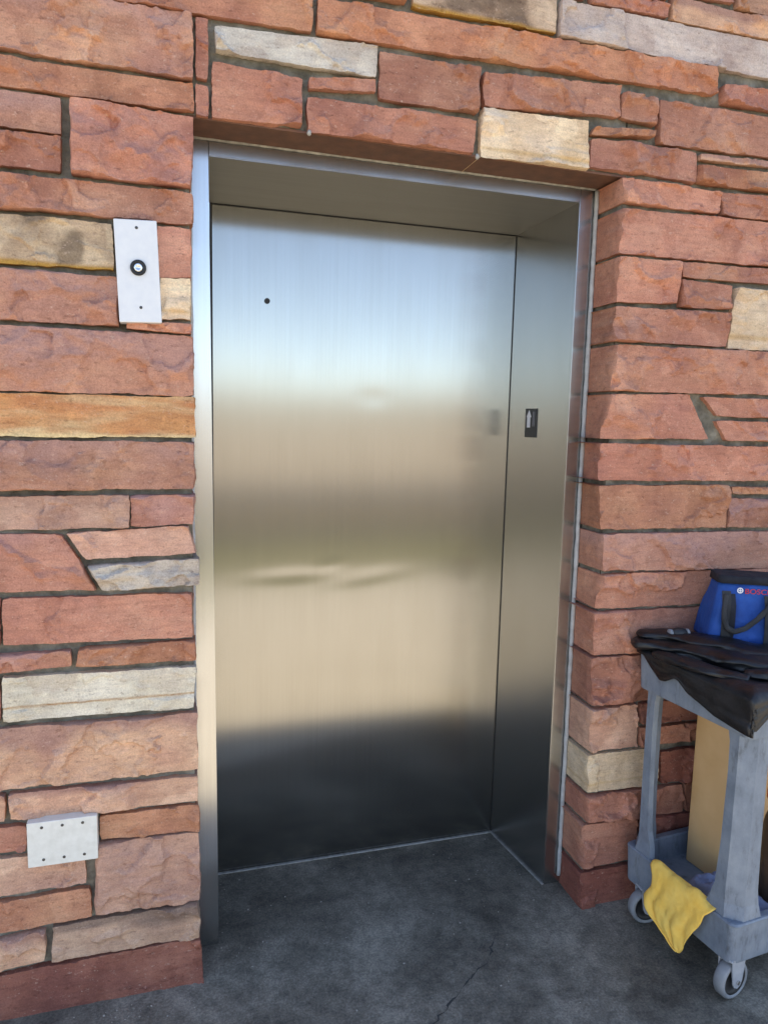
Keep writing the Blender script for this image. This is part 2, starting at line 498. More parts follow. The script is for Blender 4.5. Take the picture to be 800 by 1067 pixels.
STONES = """M -604 2408 79 2414 79 2277 -604 2280
O -620 2261 77 2263 80 2206 -620 2204
M -626 2193 -205 2194 -205 2122 -626 2119
R -480 2105 -207 2113 -208 2042 -480 2038
R -183 2197 79 2192 71 2037 -185 2038
R -567 2023 75 2023 76 1956 -567 1949
C -609 1933 -103 1938 -103 1837 -609 1832
R -2 1943 70 1942 69 1835 -2 1831
c 3 1827 68 1831 67 1736 1 1734
M -575 1825 -94 1819 -93 1711 -575 1714
R -75 1720 70 1725 68 1703 -75 1707
M -599 1699 71 1696 71 1556 -599 1556
S -630 1547 72 1551 76 1457 -630 1449
M -580 1440 73 1443 72 1331 -580 1328
P -586 1311 -78 1314 -77 1239 -586 1237
M -72 1314 71 1315 72 1244 -74 1240
M -496 1229 -229 1223 -158 1089 -496 1094
P -218 1224 56 1237 74 1169 -177 1165
W -174 1146 81 1154 82 1090 -143 1086
R -361 1073 64 1068 64 956 -363 964
R -547 1075 -368 1073 -371 963 -547 963
M -499 939 -220 939 -218 902 -499 897
O -199 942 72 946 73 896 -206 901
w -368 883 72 877 67 772 -370 778
R -624 884 -375 882 -378 777 -624 781
T -528 759 75 755 74 604 -528 610
T -364 592 75 583 75 517 -363 531
T -608 596 -375 592 -378 528 -608 533
O -163 505 77 506 77 436 -161 446
R -629 517 -332 508 -332 446 -629 450
P -559 434 -202 420 -200 339 -559 329
P -171 435 77 428 77 239 -179 249
O -638 313 -192 318 -189 242 -638 230
T -597 208 -297 223 -299 141 -597 127
B -279 227 74 233 77 134 -281 138
D -497 119 79 128 83 4 -497 12
R 88 2411 114 2411 112 2281 87 2283
R 86 2267 112 2264 112 2200 86 2201
O -608 2455 354 2531 353 2425 -608 2407
O 371 2502 1506 2518 1516 2449 365 2423
W 129 2399 517 2416 514 2346 132 2346
R 124 2320 332 2313 332 2210 123 2200
R 350 2319 514 2340 515 2312 350 2297
R 526 2405 789 2403 788 2302 525 2298
R 346 2275 784 2281 782 2204 349 2197
C 613 2591 1000 2610 1001 2526 605 2524
G 1011 2610 2145 2617 2145 2520 1014 2522
O 386 2615 585 2622 588 2530 387 2520
R 1096 2653 1344 2654 1341 2624 1104 2619
T 1351 2680 2035 2667 2035 2627 1354 2620
R 1543 2478 2054 2508 2054 2441 1544 2430
R 801 2399 1203 2426 1209 2348 807 2320
R 1214 2410 1322 2409 1324 2341 1216 2348
O 1135 2311 1319 2325 1318 2307 1126 2292
c 801 2313 1113 2323 1120 2204 802 2195
R 1127 2281 1465 2286 1473 2208 1126 2210
R 1337 2408 2202 2417 2202 2318 1340 2295
T 1479 2282 2159 2310 2159 2298 1480 2268
O 1476 2253 2253 2278 2253 2211 1478 2207
R 1230 2192 1562 2187 1560 2129 1242 2127
R 1569 2186 2139 2212 2139 2127 1573 2128
R 1233 2109 2057 2127 2057 2001 1235 1991
R 1234 1979 1436 1981 1434 1867 1236 1857
R 1447 1982 2050 1990 2050 1950 1449 1942
R 1445 1933 1629 1929 1626 1862 1451 1857
c 1644 1923 2133 1929 2133 1752 1630 1748
R 1230 1842 1625 1849 1623 1752 1231 1748
R 1238 1737 2067 1745 2067 1618 1228 1608
R 1230 1596 1502 1604 1583 1475 1207 1472
R 1556 1599 2190 1598 2190 1539 1609 1546
R 1606 1530 2025 1531 2025 1471 1654 1472
R 1207 1456 2124 1451 2124 1348 1209 1350
O 1215 1333 1668 1333 1678 1202 1229 1206
O 1690 1327 2141 1321 2141 1302 1690 1308
M 1683 1291 2068 1286 2068 1198 1685 1202
M 1232 1189 2146 1183 2146 1060 1240 1082
R 1243 1068 2175 1060 2175 955 1224 967
R 1218 954 2167 942 2167 819 1232 822
R 1223 813 1538 807 1550 662 1231 669
R 1558 806 2256 803 2256 654 1571 661
P 1229 653 1394 653 1405 516 1238 518
R 1409 653 2254 652 2254 561 1414 590
R 1415 572 1632 570 1638 512 1420 514
R 1648 570 2144 566 2144 476 1653 512
c 1234 504 1484 500 1494 377 1237 386
D 1499 482 1627 485 1634 377 1507 381
R 1640 484 2067 478 2067 360 1646 376
R 1233 373 1587 363 1596 269 1239 289
R 1600 364 2095 346 2095 251 1608 272
R 1226 276 1424 269 1434 136 1234 134
D 1439 270 2184 231 2184 139 1445 197
D 1233 116 1436 117 1445 42 1235 8
D 1446 178 2165 129 2165 16 1456 59
--
c -2194 124 -1716 124 -1716 6 -2194 6
P -1705 124 -1466 124 -1466 6 -1705 6
O -1455 124 -1186 124 -1186 6 -1455 6
R -1174 124 -986 124 -986 6 -1174 6
P -975 124 -796 124 -796 6 -975 6
O -785 114 -516 114 -516 6 -785 6
P 2336 124 2724 124 2724 6 2336 6
R 2735 124 2944 124 2944 6 2735 6
P 2956 124 3174 124 3174 6 2956 6
R 3186 124 3584 124 3584 6 3186 6
M 3596 124 3994 124 3994 6 3596 6
R 2176 124 2324 124 2324 16 2176 16
R -785 214 -616 214 -616 126 -785 126
R -2194 274 -1976 274 -1976 136 -2194 136
R -1965 274 -1586 274 -1586 136 -1965 136
c -1574 374 -1376 374 -1376 136 -1574 136
M -1364 274 -1086 274 -1086 136 -1364 136
R -1074 274 -796 274 -796 136 -1074 136
M 2195 274 2684 274 2684 136 2195 136
T 2695 274 2914 274 2914 136 2695 136
R 2926 274 3174 274 3174 136 2926 136
R 3186 274 3614 274 3614 136 3186 136
O 3626 374 3994 374 3994 136 3626 136
O -785 274 -656 274 -656 226 -785 226
T 2105 374 2184 374 2184 246 2105 246
T -2194 374 -1586 374 -1586 286 -2194 286
R -1364 374 -866 374 -866 286 -1364 286
W -855 374 -656 374 -656 286 -855 286
M 2195 374 2534 374 2534 286 2195 286
M 2546 374 3054 374 3054 286 2546 286
M 3065 374 3414 374 3414 286 3065 286
R 3426 374 3614 374 3614 286 3426 286
R -645 374 -576 374 -576 326 -645 326
R -2194 545 -1806 545 -1806 386 -2194 386
W -1795 545 -1236 545 -1236 386 -1795 386
R -1225 624 -1056 624 -1056 386 -1225 386
R -1044 434 -576 434 -576 386 -1044 386
R 2105 464 2644 464 2644 386 2105 386
R 2656 545 3055 545 3055 386 2656 386
R 3065 545 3614 545 3614 386 3065 386
R 3626 624 3994 624 3994 386 3626 386
O -1044 545 -646 545 -646 446 -1044 446
R -315 515 -196 515 -196 446 -315 446
T 2156 545 2645 545 2645 476 2156 476
M -2194 624 -1726 624 -1726 556 -2194 556
P -1715 624 -1436 624 -1436 556 -1715 556
c -1424 624 -1236 624 -1236 556 -1424 556
M -1044 624 -646 624 -646 556 -1044 556
W 2266 624 2614 624 2614 556 2266 556
P 2626 624 3105 624 3105 556 2626 556
P 3116 624 3335 624 3335 556 3116 556
M 3346 624 3614 624 3614 556 3346 556
R -595 744 -546 744 -546 605 -595 605
T -2194 744 -1896 744 -1896 636 -2194 636
R -1884 744 -1346 744 -1346 636 -1884 636
R -1335 744 -846 744 -846 636 -1335 636
c -835 744 -626 744 -626 636 -835 636
P 2266 744 2624 744 2624 636 2266 636
c 2636 744 3054 744 3054 636 2636 636
R 3065 744 3354 744 3354 636 3065 636
W 3366 744 3555 744 3555 636 3366 636
R 3565 744 3994 744 3994 636 3565 636
P -2194 834 -1946 834 -1946 756 -2194 756
W -1934 915 -1576 915 -1576 756 -1934 756
W -1565 834 -1266 834 -1266 756 -1565 756
W -1255 834 -1036 834 -1036 756 -1255 756
P -1025 834 -856 834 -856 756 -1025 756
R -845 834 -636 834 -636 756 -845 756
O 2266 834 2694 834 2694 756 2266 756
R 2706 915 3194 915 3194 756 2706 756
O 3206 834 3594 834 3594 756 3206 756
T 3605 834 3804 834 3804 756 3605 756
R 3815 834 3994 834 3994 756 3815 756
R 2186 915 2254 915 2254 816 2186 816
T -2194 914 -1946 914 -1946 845 -2194 845
M -1565 914 -1206 914 -1206 845 -1565 845
O -1195 914 -856 914 -856 845 -1195 845
T -845 914 -636 914 -636 845 -845 845
c 2266 914 2694 914 2694 845 2266 845
W 3206 914 3685 914 3685 845 3206 845
R 3695 914 3994 914 3994 845 3695 845
M -625 944 -516 944 -516 896 -625 896
O -2194 1084 -1676 1084 -1676 926 -2194 926
M -1664 1084 -1106 1084 -1106 926 -1664 926
O -1094 1084 -846 1084 -846 926 -1094 926
c -835 1084 -636 1084 -636 926 -835 926
R 2186 1084 2564 1084 2564 926 2186 926
R 2576 1084 3095 1084 3095 926 2576 926
M 3105 1084 3544 1084 3544 926 3105 926
R 3556 1084 3844 1084 3844 926 3556 926
R 3855 1084 3994 1084 3994 926 3855 926
M -625 1084 -566 1084 -566 956 -625 956
R -555 1204 -505 1204 -505 1086 -555 1086
c -2194 1204 -1826 1204 -1826 1096 -2194 1096
O -1815 1354 -1456 1354 -1456 1096 -1815 1096
R -1445 1204 -996 1204 -996 1096 -1445 1096
T -985 1204 -566 1204 -566 1096 -985 1096
R 2186 1354 2474 1354 2474 1096 2186 1096
R 2485 1204 3034 1204 3034 1096 2485 1096
M 3046 1204 3444 1204 3444 1096 3046 1096
R 3456 1204 3685 1204 3685 1096 3456 1096
R 3695 1204 3994 1204 3994 1096 3695 1096
R 2086 1284 2154 1284 2154 1196 2086 1196
O -2194 1354 -1996 1354 -1996 1216 -2194 1216
M -1985 1354 -1826 1354 -1826 1216 -1985 1216
T -1445 1354 -1176 1354 -1176 1216 -1445 1216
R -1164 1354 -826 1354 -826 1216 -1164 1216
M -815 1354 -596 1354 -596 1216 -815 1216
M 2485 1354 2684 1354 2684 1216 2485 1216
M 2695 1354 3114 1354 3114 1216 2695 1216
P 3126 1354 3594 1354 3594 1216 3126 1216
M 3605 1354 3994 1354 3994 1216 3605 1216
O -2194 1434 -1776 1434 -1776 1366 -2194 1366
R -1765 1434 -1246 1434 -1246 1366 -1765 1366
R -1235 1434 -846 1434 -846 1366 -1235 1366
R -835 1434 -596 1434 -596 1366 -835 1366
M 2156 1434 2365 1434 2365 1366 2156 1366
T 2376 1434 2844 1434 2844 1366 2376 1366
R 2855 1434 3144 1434 3144 1366 2855 1366
R 3156 1434 3365 1434 3365 1366 3156 1366
R 3376 1434 3585 1434 3585 1366 3376 1366
R 3596 1554 3994 1554 3994 1366 3596 1366
R -2194 1554 -1716 1554 -1716 1446 -2194 1446
c -1705 1554 -1416 1554 -1416 1446 -1705 1446
R -1404 1674 -996 1674 -996 1446 -1404 1446
M -985 1674 -646 1674 -646 1446 -985 1446
M 2136 1524 2614 1524 2614 1446 2136 1446
R 2626 1554 2855 1554 2855 1446 2626 1446
R 2866 1554 3194 1554 3194 1446 2866 1446
O 3206 1554 3435 1554 3435 1446 3206 1446
R 3445 1554 3584 1554 3584 1446 3445 1446
R 2036 1524 2125 1524 2125 1466 2036 1466
M 2206 1674 2614 1674 2614 1536 2206 1536
R -2194 1794 -1796 1794 -1796 1566 -2194 1566
W -1784 1674 -1416 1674 -1416 1566 -1784 1566
M 2626 1674 3034 1674 3034 1566 2626 1566
R 3046 1674 3274 1674 3274 1566 3046 1566
R 3286 1674 3495 1674 3495 1566 3286 1566
W 3506 1674 3764 1674 3764 1566 3506 1566
O 3775 1674 3994 1674 3994 1566 3775 1566
R 2086 1674 2194 1674 2194 1616 2086 1616
M -1784 1794 -1596 1794 -1596 1686 -1784 1686
M -1585 1914 -1356 1914 -1356 1686 -1585 1686
O -1344 1794 -946 1794 -946 1686 -1344 1686
T -935 1794 -766 1794 -766 1686 -935 1686
P -755 1814 -616 1814 -616 1686 -755 1686
M 2086 1734 2364 1734 2364 1686 2086 1686
R 2376 1794 2855 1794 2855 1686 2376 1686
T 2866 1914 3355 1914 3355 1686 2866 1686
R 3366 1794 3595 1794 3595 1686 3366 1686
R 3605 1794 3994 1794 3994 1686 3605 1686
R -75 1794 -16 1794 -16 1736 -75 1736
R 2145 1794 2364 1794 2364 1746 2145 1746
O -2194 1914 -1966 1914 -1966 1806 -2194 1806
R -1955 1914 -1776 1914 -1776 1806 -1955 1806
M -1765 1914 -1596 1914 -1596 1806 -1765 1806
R -1344 1914 -1006 1914 -1006 1806 -1344 1806
M -995 1914 -766 1914 -766 1806 -995 1806
R -75 1914 -16 1914 -16 1806 -75 1806
R 2145 1914 2714 1914 2714 1806 2145 1806
R 2726 2034 2854 2034 2854 1806 2726 1806
M 3366 1914 3544 1914 3544 1806 3366 1806
R 3556 1914 3994 1914 3994 1806 3556 1806
M -755 2034 -626 2034 -626 1826 -755 1826
R -2194 2034 -1696 2034 -1696 1926 -2194 1926
T -1684 2034 -1296 2034 -1296 1926 -1684 1926
T -1284 2034 -955 2034 -955 1926 -1284 1926
P -945 2034 -766 2034 -766 1926 -945 1926
T 2145 2034 2714 2034 2714 1926 2145 1926
P 2866 2034 3174 2034 3174 1926 2866 1926
R 3186 2034 3754 2034 3754 1926 3186 1926
M 3766 2034 3994 2034 3994 1926 3766 1926
R -615 2034 -586 2034 -586 1946 -615 1946
O 2065 1984 2134 1984 2134 1946 2065 1946
M 2076 2034 2134 2034 2134 1996 2076 1996
R -575 2105 -496 2105 -496 2036 -575 2036
R -2194 2184 -1626 2184 -1626 2046 -2194 2046
P -1614 2184 -1236 2184 -1236 2046 -1614 2046
M -1225 2184 -916 2184 -916 2046 -1225 2046
O -905 2104 -586 2104 -586 2046 -905 2046
O 2076 2114 2535 2114 2535 2046 2076 2046
W 2546 2184 3044 2184 3044 2046 2546 2046
T 3056 2184 3494 2184 3494 2046 3056 2046
M 3506 2184 3734 2184 3734 2046 3506 2046
W 3746 2184 3994 2184 3994 2046 3746 2046
M -905 2184 -646 2184 -646 2116 -905 2116
W 2156 2184 2355 2184 2355 2126 2156 2126
M 2366 2184 2535 2184 2535 2126 2366 2126
R -2194 2284 -1926 2284 -1926 2196 -2194 2196
R -1914 2284 -1596 2284 -1596 2196 -1914 2196
R -1585 2414 -1096 2414 -1096 2196 -1585 2196
M -1084 2284 -646 2284 -646 2196 -1084 2196
M 2496 2414 2875 2414 2875 2196 2496 2196
R 2886 2284 3194 2284 3194 2196 2886 2196
W 3206 2284 3594 2284 3594 2196 3206 2196
R 3605 2284 3994 2284 3994 2196 3605 2196
R 2266 2284 2484 2284 2484 2206 2266 2206
R -2194 2414 -1976 2414 -1976 2296 -2194 2296
M -1965 2414 -1596 2414 -1596 2296 -1965 2296
P -1084 2414 -636 2414 -636 2296 -1084 2296
T 2886 2414 3274 2414 3274 2296 2886 2296
P 3286 2514 3625 2514 3625 2296 3286 2296
P 3636 2514 3994 2514 3994 2296 3636 2296
O 2216 2514 2484 2514 2484 2316 2216 2316
O -2194 2514 -1696 2514 -1696 2426 -2194 2426
W -1684 2514 -1336 2514 -1336 2426 -1684 2426
O -1324 2514 -956 2514 -956 2426 -1324 2426
O -945 2614 -636 2614 -636 2426 -945 2426
O 2496 2514 2774 2514 2774 2426 2496 2426
M 2786 2514 2995 2514 2995 2426 2786 2426
M 3006 2514 3274 2514 3274 2426 3006 2426
R 2065 2504 2204 2504 2204 2436 2065 2436
R -595 2514 -476 2514 -476 2476 -595 2476
M -465 2614 -346 2614 -346 2486 -465 2486
T -335 2614 -226 2614 -226 2496 -335 2496
P -215 2614 -96 2614 -96 2506 -215 2506
O -85 2614 24 2614 24 2516 -85 2516
R 2156 2614 2205 2614 2205 2516 2156 2516
T -2194 2614 -1726 2614 -1726 2526 -2194 2526
R -1715 2784 -1396 2784 -1396 2526 -1715 2526
M -1384 2614 -956 2614 -956 2526 -1384 2526
R -595 2614 -476 2614 -476 2526 -595 2526
M 35 2614 154 2614 154 2526 35 2526
R 2216 2614 2694 2614 2694 2526 2216 2526
W 2706 2614 2924 2614 2924 2526 2706 2526
R 2936 2614 3304 2614 3304 2526 2936 2526
W 3315 2614 3994 2614 3994 2526 3315 2526
R 165 2614 284 2614 284 2536 165 2536
R 296 2614 355 2614 355 2546 296 2546
M 606 2784 715 2784 715 2606 606 2606
W 725 2784 914 2784 914 2616 725 2616
M -2194 2784 -1946 2784 -1946 2626 -2194 2626
R -1934 2784 -1726 2784 -1726 2626 -1934 2626
W -1384 2784 -926 2784 -926 2626 -1384 2626
R -915 2784 -636 2784 -636 2626 -915 2626
M -625 2784 -216 2784 -216 2626 -625 2626
R -205 2784 354 2784 354 2626 -205 2626
R 925 2884 1084 2884 1084 2626 925 2626
R 2156 2784 2544 2784 2544 2626 2156 2626
R 2556 2784 2994 2784 2994 2626 2556 2626
c 3006 2784 3214 2784 3214 2626 3006 2626
O 3226 2784 3504 2784 3504 2626 3226 2626
R 3516 2884 3994 2884 3994 2626 3516 2626
M 415 2784 584 2784 584 2636 415 2636
P 2046 2784 2144 2784 2144 2636 2046 2636
O 1096 2784 1334 2784 1334 2666 1096 2666
M 1566 2784 1814 2784 1814 2686 1566 2686
W 1826 2784 2035 2784 2035 2686 1826 2686
R 1346 2784 1554 2784 1554 2696 1346 2696
R -2194 2884 -2016 2884 -2016 2796 -2194 2796
R -2005 2884 -1586 2884 -1586 2796 -2005 2796
R -1574 2884 -1216 2884 -1216 2796 -1574 2796
R -1205 2884 -736 2884 -736 2796 -1205 2796
O -725 2884 -166 2884 -166 2796 -725 2796
M -155 2884 104 2884 104 2796 -155 2796
R 115 2884 374 2884 374 2796 115 2796
M 415 2884 584 2884 584 2796 415 2796
c 606 2884 915 2884 915 2796 606 2796
R 1096 2884 1364 2884 1364 2796 1096 2796
R 1376 2884 1934 2884 1934 2796 1376 2796
R 1945 2984 2114 2984 2114 2796 1945 2796
R 2126 2884 2645 2884 2645 2796 2126 2796
R 2656 2884 2845 2884 2845 2796 2656 2796
c 2855 2884 3334 2884 3334 2796 2855 2796
O 3346 2884 3504 2884 3504 2796 3346 2796
O -2194 3085 -1896 3085 -1896 2896 -2194 2896
R -1884 2984 -1456 2984 -1456 2896 -1884 2896
R -1445 2984 -1266 2984 -1266 2896 -1445 2896
O -1255 2984 -796 2984 -796 2896 -1255 2896
O -785 3085 -546 3085 -546 2896 -785 2896
R -535 2984 -36 2984 -36 2896 -535 2896
R -25 2984 354 2984 354 2896 -25 2896
R 365 2984 614 2984 614 2896 365 2896
M 625 3085 894 3085 894 2896 625 2896
R 905 2984 1274 2984 1274 2896 905 2896
T 1285 2984 1784 2984 1784 2896 1285 2896
R 1796 2984 1934 2984 1934 2896 1796 2896
P 2126 2984 2384 2984 2384 2896 2126 2896
P 2395 2984 2644 2984 2644 2896 2395 2896
M 2656 2984 2925 2984 2925 2896 2656 2896
R 2936 2984 3324 2984 3324 2896 2936 2896
M 3336 3085 3734 3085 3734 2896 3336 2896
M 3746 3085 3994 3085 3994 2896 3746 2896
M -1884 3085 -1416 3085 -1416 2996 -1884 2996
R -1404 3085 -1136 3085 -1136 2996 -1404 2996
c -1124 3085 -796 3085 -796 2996 -1124 2996
O -535 3085 25 3085 25 2996 -535 2996
T 35 3085 614 3085 614 2996 35 2996
M 905 3085 1324 3085 1324 2996 905 2996
R 1336 3085 1884 3085 1884 2996 1336 2996
M 1895 3134 2154 3134 2154 2996 1895 2996
P 2166 3134 2685 3134 2685 2996 2166 2996
R 2695 3085 3134 3085 3134 2996 2695 2996
R 3145 3134 3324 3134 3324 2996 3145 2996
R -2194 3134 -1946 3134 -1946 3096 -2194 3096
R -1934 3134 -1696 3134 -1696 3096 -1934 3096
O -1684 3134 -1176 3134 -1176 3096 -1684 3096
c -1164 3134 -916 3134 -916 3096 -1164 3096
R -905 3134 -736 3134 -736 3096 -905 3096
O -725 3134 -266 3134 -266 3096 -725 3096
P -255 3134 104 3134 104 3096 -255 3096
M 115 3134 544 3134 544 3096 115 3096
W 555 3134 924 3134 924 3096 555 3096
R 935 3134 1454 3134 1454 3096 935 3096
W 1466 3134 1884 3134 1884 3096 1466 3096
R 2695 3134 3134 3134 3134 3096 2695 3096
c 3336 3134 3534 3134 3534 3096 3336 3096
R 3546 3134 3994 3134 3994 3096 3546 3096"""
BASE = .127                                     # y of the stone edges is -BASE, the rock face stands proud of it

FINE = .0038                                     # grid of the stones in view (m)
def smin(a, b, k):
    h = np.clip(.5 + .5 * (b - a) / k, 0, 1)
    return b * (1 - h) + a * h - k * h * (1 - h)

def edge_params(length, s):
    e = [0, .0016, .0042, .008]
    if length < .03: e = [0, .0018, .005]
    n = max(2, int(round((length - 2 * e[-1]) / s)))
    inner = np.linspace(e[-1], length - e[-1], n + 1)[1:-1]
    return np.array(e + list(inner) + [length - v for v in e[::-1]]) / length

def make_stone(typ, Q, s, depth, sides, seed):
    """Q: TL,TR,BR,BL in (x,z).  sides: which edges open onto the doorway ('L' quoin seen from its left, 'R', 'B')"""
    rng = np.random.RandomState(seed)
    TL, TR, BR, BL = Q
    gr = .0014
    TL, TR, BR, BL = TL + [-gr, gr], TR + [gr, gr], BR + [gr, -gr], BL + [-gr, -gr]
    wid = (np.linalg.norm(TR - TL) + np.linalg.norm(BR - BL)) / 2
    hei = (np.linalg.norm(TL - BL) + np.linalg.norm(TR - BR)) / 2
    U, W = edge_params(wid, s), edge_params(hei, s)
    u, w = np.meshgrid(U, W)
    X = (TL[0] * (1 - u) + TR[0] * u) * (1 - w) + (BL[0] * (1 - u) + BR[0] * u) * w
    Z = (TL[1] * (1 - u) + TR[1] * u) * (1 - w) + (BL[1] * (1 - u) + BR[1] * u) * w
    px, pz = u * wid, (1 - w) * hei
    P3 = np.stack([X, X * 0 + seed * 3.7, Z], -1)
    # wandering outline, chipped corners
    amp = min(.0042, hei * .05)
    X = X + amp * fnoise(P3 * 28, seed, 3) + .0012 * fnoise(P3 * 130, seed + 2, 2)
    Z = Z + amp * fnoise(P3 * 24 + 50, seed + 1, 3) * .9 + .0012 * fnoise(P3 * 130 + 9, seed + 3, 2)
    cd = np.minimum(np.minimum(px, wid - px) / .018, 1) ** .7 + np.minimum(np.minimum(pz, hei - pz) / .018, 1) ** .7
    corner = np.clip(1 - cd, 0, 1) * .0012
    X = X + np.where(px < wid / 2, corner, -corner)
    Z = Z + np.where(pz < hei / 2, corner, -corner)
    # rock face: hull of tilted planes cut by shell-shaped chips
    h0 = rng.uniform(.027, .038) if typ not in 'cCwS' else rng.uniform(.014, .022)
    if hei < .045: h0 *= .7
    h = np.full_like(X, h0) + .0025 * fnoise(P3 * 9, seed + 5, 2)
    for k in range(2 + int(wid / .16)):
        cx, cz = rng.uniform(0, wid), rng.uniform(0, hei)
        gx, gz = rng.normal(0, .11), rng.normal(0, .24)
        pl = h0 + rng.uniform(.000, .005) + gx * (px - cx) + gz * (pz - cz)
        h = smin(h, np.maximum(pl, h0 - .013), .0004)
    rough = 1.0 if typ not in 'cwSC' else .5
    chipv = np.zeros_like(X)
    NF = [fnoise(P3 * s_, seed + 71 + 9 * n_, 3) for n_, s_ in enumerate((26, 36, 48, 30))]
    nx_, nz_ = X.shape[1] - 1, X.shape[0] - 1
    for k in range(int((6 + wid / .028) * rough * (1 if hei > .05 else .6))):
        edgey = rng.rand() < .6
        if edgey:
            cx = rng.uniform(-.01, wid + .01); cz = rng.choice([rng.uniform(-.012, hei * .28), rng.uniform(hei * .70, hei + .012)])
        else:
            cx, cz = rng.uniform(0, wid), rng.uniform(0, hei)
        r1_ = rng.uniform(.032, .095); r2_ = min(r1_ * rng.uniform(.45, .95), hei * .55)
        a = rng.uniform(-.7, .7) + (math.pi / 2 if rng.rand() < .4 else 0)
        dx, dz = px - cx, pz - cz
        ca, sa = math.cos(a), math.sin(a)
        wx, wz = .012 * NF[(k + 1) % 4], .012 * NF[(k + 3) % 4]
        dx, dz = dx + wx, dz + wz
        ee, ff = (dx * ca + dz * sa), (-dx * sa + dz * ca)
        q = (np.abs(ee / r1_) ** 1.5 + np.abs(ff / r2_) ** 1.5) ** 1.2
        wob = 1 + .40 * NF[k % 4]
        ic = int(np.clip(round(cx / wid * nx_), 0, nx_)); jc = int(np.clip(round((1 - cz / hei) * nz_), 0, nz_))
        if rng.rand() < .62:                     # flake scar: a step on one side that runs out on the other
            dep = rng.uniform(.008, .021) * (1 if hei > .06 else .6)
            ins = np.clip((1 - q * wob) * 4.5, 0, 1)
            run = np.clip(.5 + .62 * ee / r1_ + .25 * NF[(k + 2) % 4], 0, 1)
            hn = h - dep * ins * run
            cut = ins * run > .3
        else:                                    # scooped chip
            hc = h[jc, ic]
            dep = r2_ * rng.uniform(.22, .50) + .002
            tilt = rng.normal(0, .20) * ee + rng.normal(0, .28) * ff
            hn = np.minimum(h, np.maximum(hc - dep * (1 - q * wob) + tilt, hc - dep * 1.6))
            cut = hn < h - .0004
        h = hn
        chipv = np.where(cut, rng.uniform(-1, 1), chipv)
    for k in range(int(wid / .042 * rough) if hei > .035 else 0):   # scallops knocked off along the top and bottom arris
        cx = rng.uniform(0, wid); low = rng.rand() < .65
        cz = rng.uniform(-.004, .010) if low else hei - rng.uniform(-.004, .008)
        r1_ = rng.uniform(.016, .046); r2_ = min(rng.uniform(.014, .040), hei * .55)
        q = (np.abs((px - cx + .012 * NF[k % 4]) / r1_) ** 1.6 + np.abs((pz - cz + .008 * NF[(k + 1) % 4]) / r2_) ** 1.6)
        hn = h0 + .001 - rng.uniform(.010, .020) * (1 - q) + rng.normal(0, .15) * (px - cx)
        cut = hn < h - .0004
        h = np.where(cut, hn, h)
        chipv = np.where(cut, rng.uniform(-1, 1), chipv)
    if typ in 'wcSW':                            # split along the bedding: thin horizontal ledges
        led = fnoise(np.stack([P3[..., 0] * 3, P3[..., 1], P3[..., 2] * 60], -1), seed + 8, 2)
        h = h + .0022 * np.sign(led) * np.minimum(np.abs(led) * 4, 1)
    h = h + .0030 * fnoise(P3 * np.array([40, 40, 58]), seed + 11, 3) + .0014 * fnoise(P3 * 140, seed + 13, 2)
    e = np.minimum(np.minimum(px, wid - px), np.minimum(pz, hei - pz))
    kk = 1.7 + 1.1 * fnoise(P3 * 22, seed + 21, 2)
    h = np.maximum(h, .0060 + .002 * fnoise(P3 * 30, seed + 23, 2))
    edge = .0135 + .0065 * fnoise(P3 * 38, seed + 25, 3) + e * np.maximum(kk * 2.0, .7)
    h = np.minimum(h, edge)
    Y = -(BASE + h)
    front = np.stack([X, Y, Z], -1)
    V = [front.reshape(-1, 3)]
    nr, nc = X.shape
    idx = np.arange(nr * nc).reshape(nr, nc)
    F = [np.stack([idx[:-1, :-1], idx[1:, :-1], idx[1:, 1:], idx[:-1, 1:]], -1).reshape(-1, 4)]
    # skirt back into the wall
    loop = np.concatenate([idx[0, :-1], idx[:-1, -1], idx[-1, :0:-1], idx[:0:-1, 0]])
    nl = len(loop)
    nout = np.concatenate([np.tile([0, 1.], (nc - 1, 1)), np.tile([1., 0], (nr - 1, 1)), np.tile([0, -1.], (nc - 1, 1)), np.tile([-1., 0], (nr - 1, 1))])
    side = np.array(['T'] * (nc - 1) + ['R'] * (nr - 1) + ['B'] * (nc - 1) + ['L'] * (nr - 1))
    lp = V[0][loop]
    rings = max(2, int(round(depth / (.007 if sides else .02))))
    prev, base = loop, nr * nc
    opened = np.array([1.0 if c_ in sides else 0.0 for c_ in side])
    for k in range(1, rings + 1):
        t = k / rings
        q = lp.copy()
        yb = lp[:, 1] * (1 - t) + (-BASE + depth) * t
        q[:, 1] = yb
        nn = fnoise(np.stack([q[:, 0] * 20, q[:, 1] * 20, q[:, 2] * 20 + seed], -1), seed + 41, 3)
        nn2 = fnoise(np.stack([q[:, 0] * 60, q[:, 1] * 60, q[:, 2] * 60 + seed], -1), seed + 43, 2)
        am = math.sin(min(t * 6, 1) * math.pi / 2) * (1 - t)
        off = opened * am * (.0075 * nn + .003 * nn2 + .002)
        if 'L' in sides: q[:, 0] += np.where(side == 'L', (1.239 - lp[:, 0]) * t, 0)
        if 'R' in sides: q[:, 0] += np.where(side == 'R', (.074 - lp[:, 0]) * t, 0)
        q[:, 0] += nout[:, 0] * off; q[:, 2] += nout[:, 1] * off
        if 'B' in sides: q[:, 2] = np.where(side == 'B', np.maximum(q[:, 2], 2.1990), q[:, 2])
        q[:, 2] = np.maximum(q[:, 2], -.02)
        cur = np.arange(base, base + nl)
        V.append(q)
        F.append(np.stack([prev, np.roll(prev, -1), np.roll(cur, -1), cur], -1))
        prev, base = cur, base + nl
    V = np.concatenate(V); F = np.concatenate(F)
    chip = np.zeros(len(V)); chip[:nr * nc] = chipv.ravel(); chip = chip[:, None]
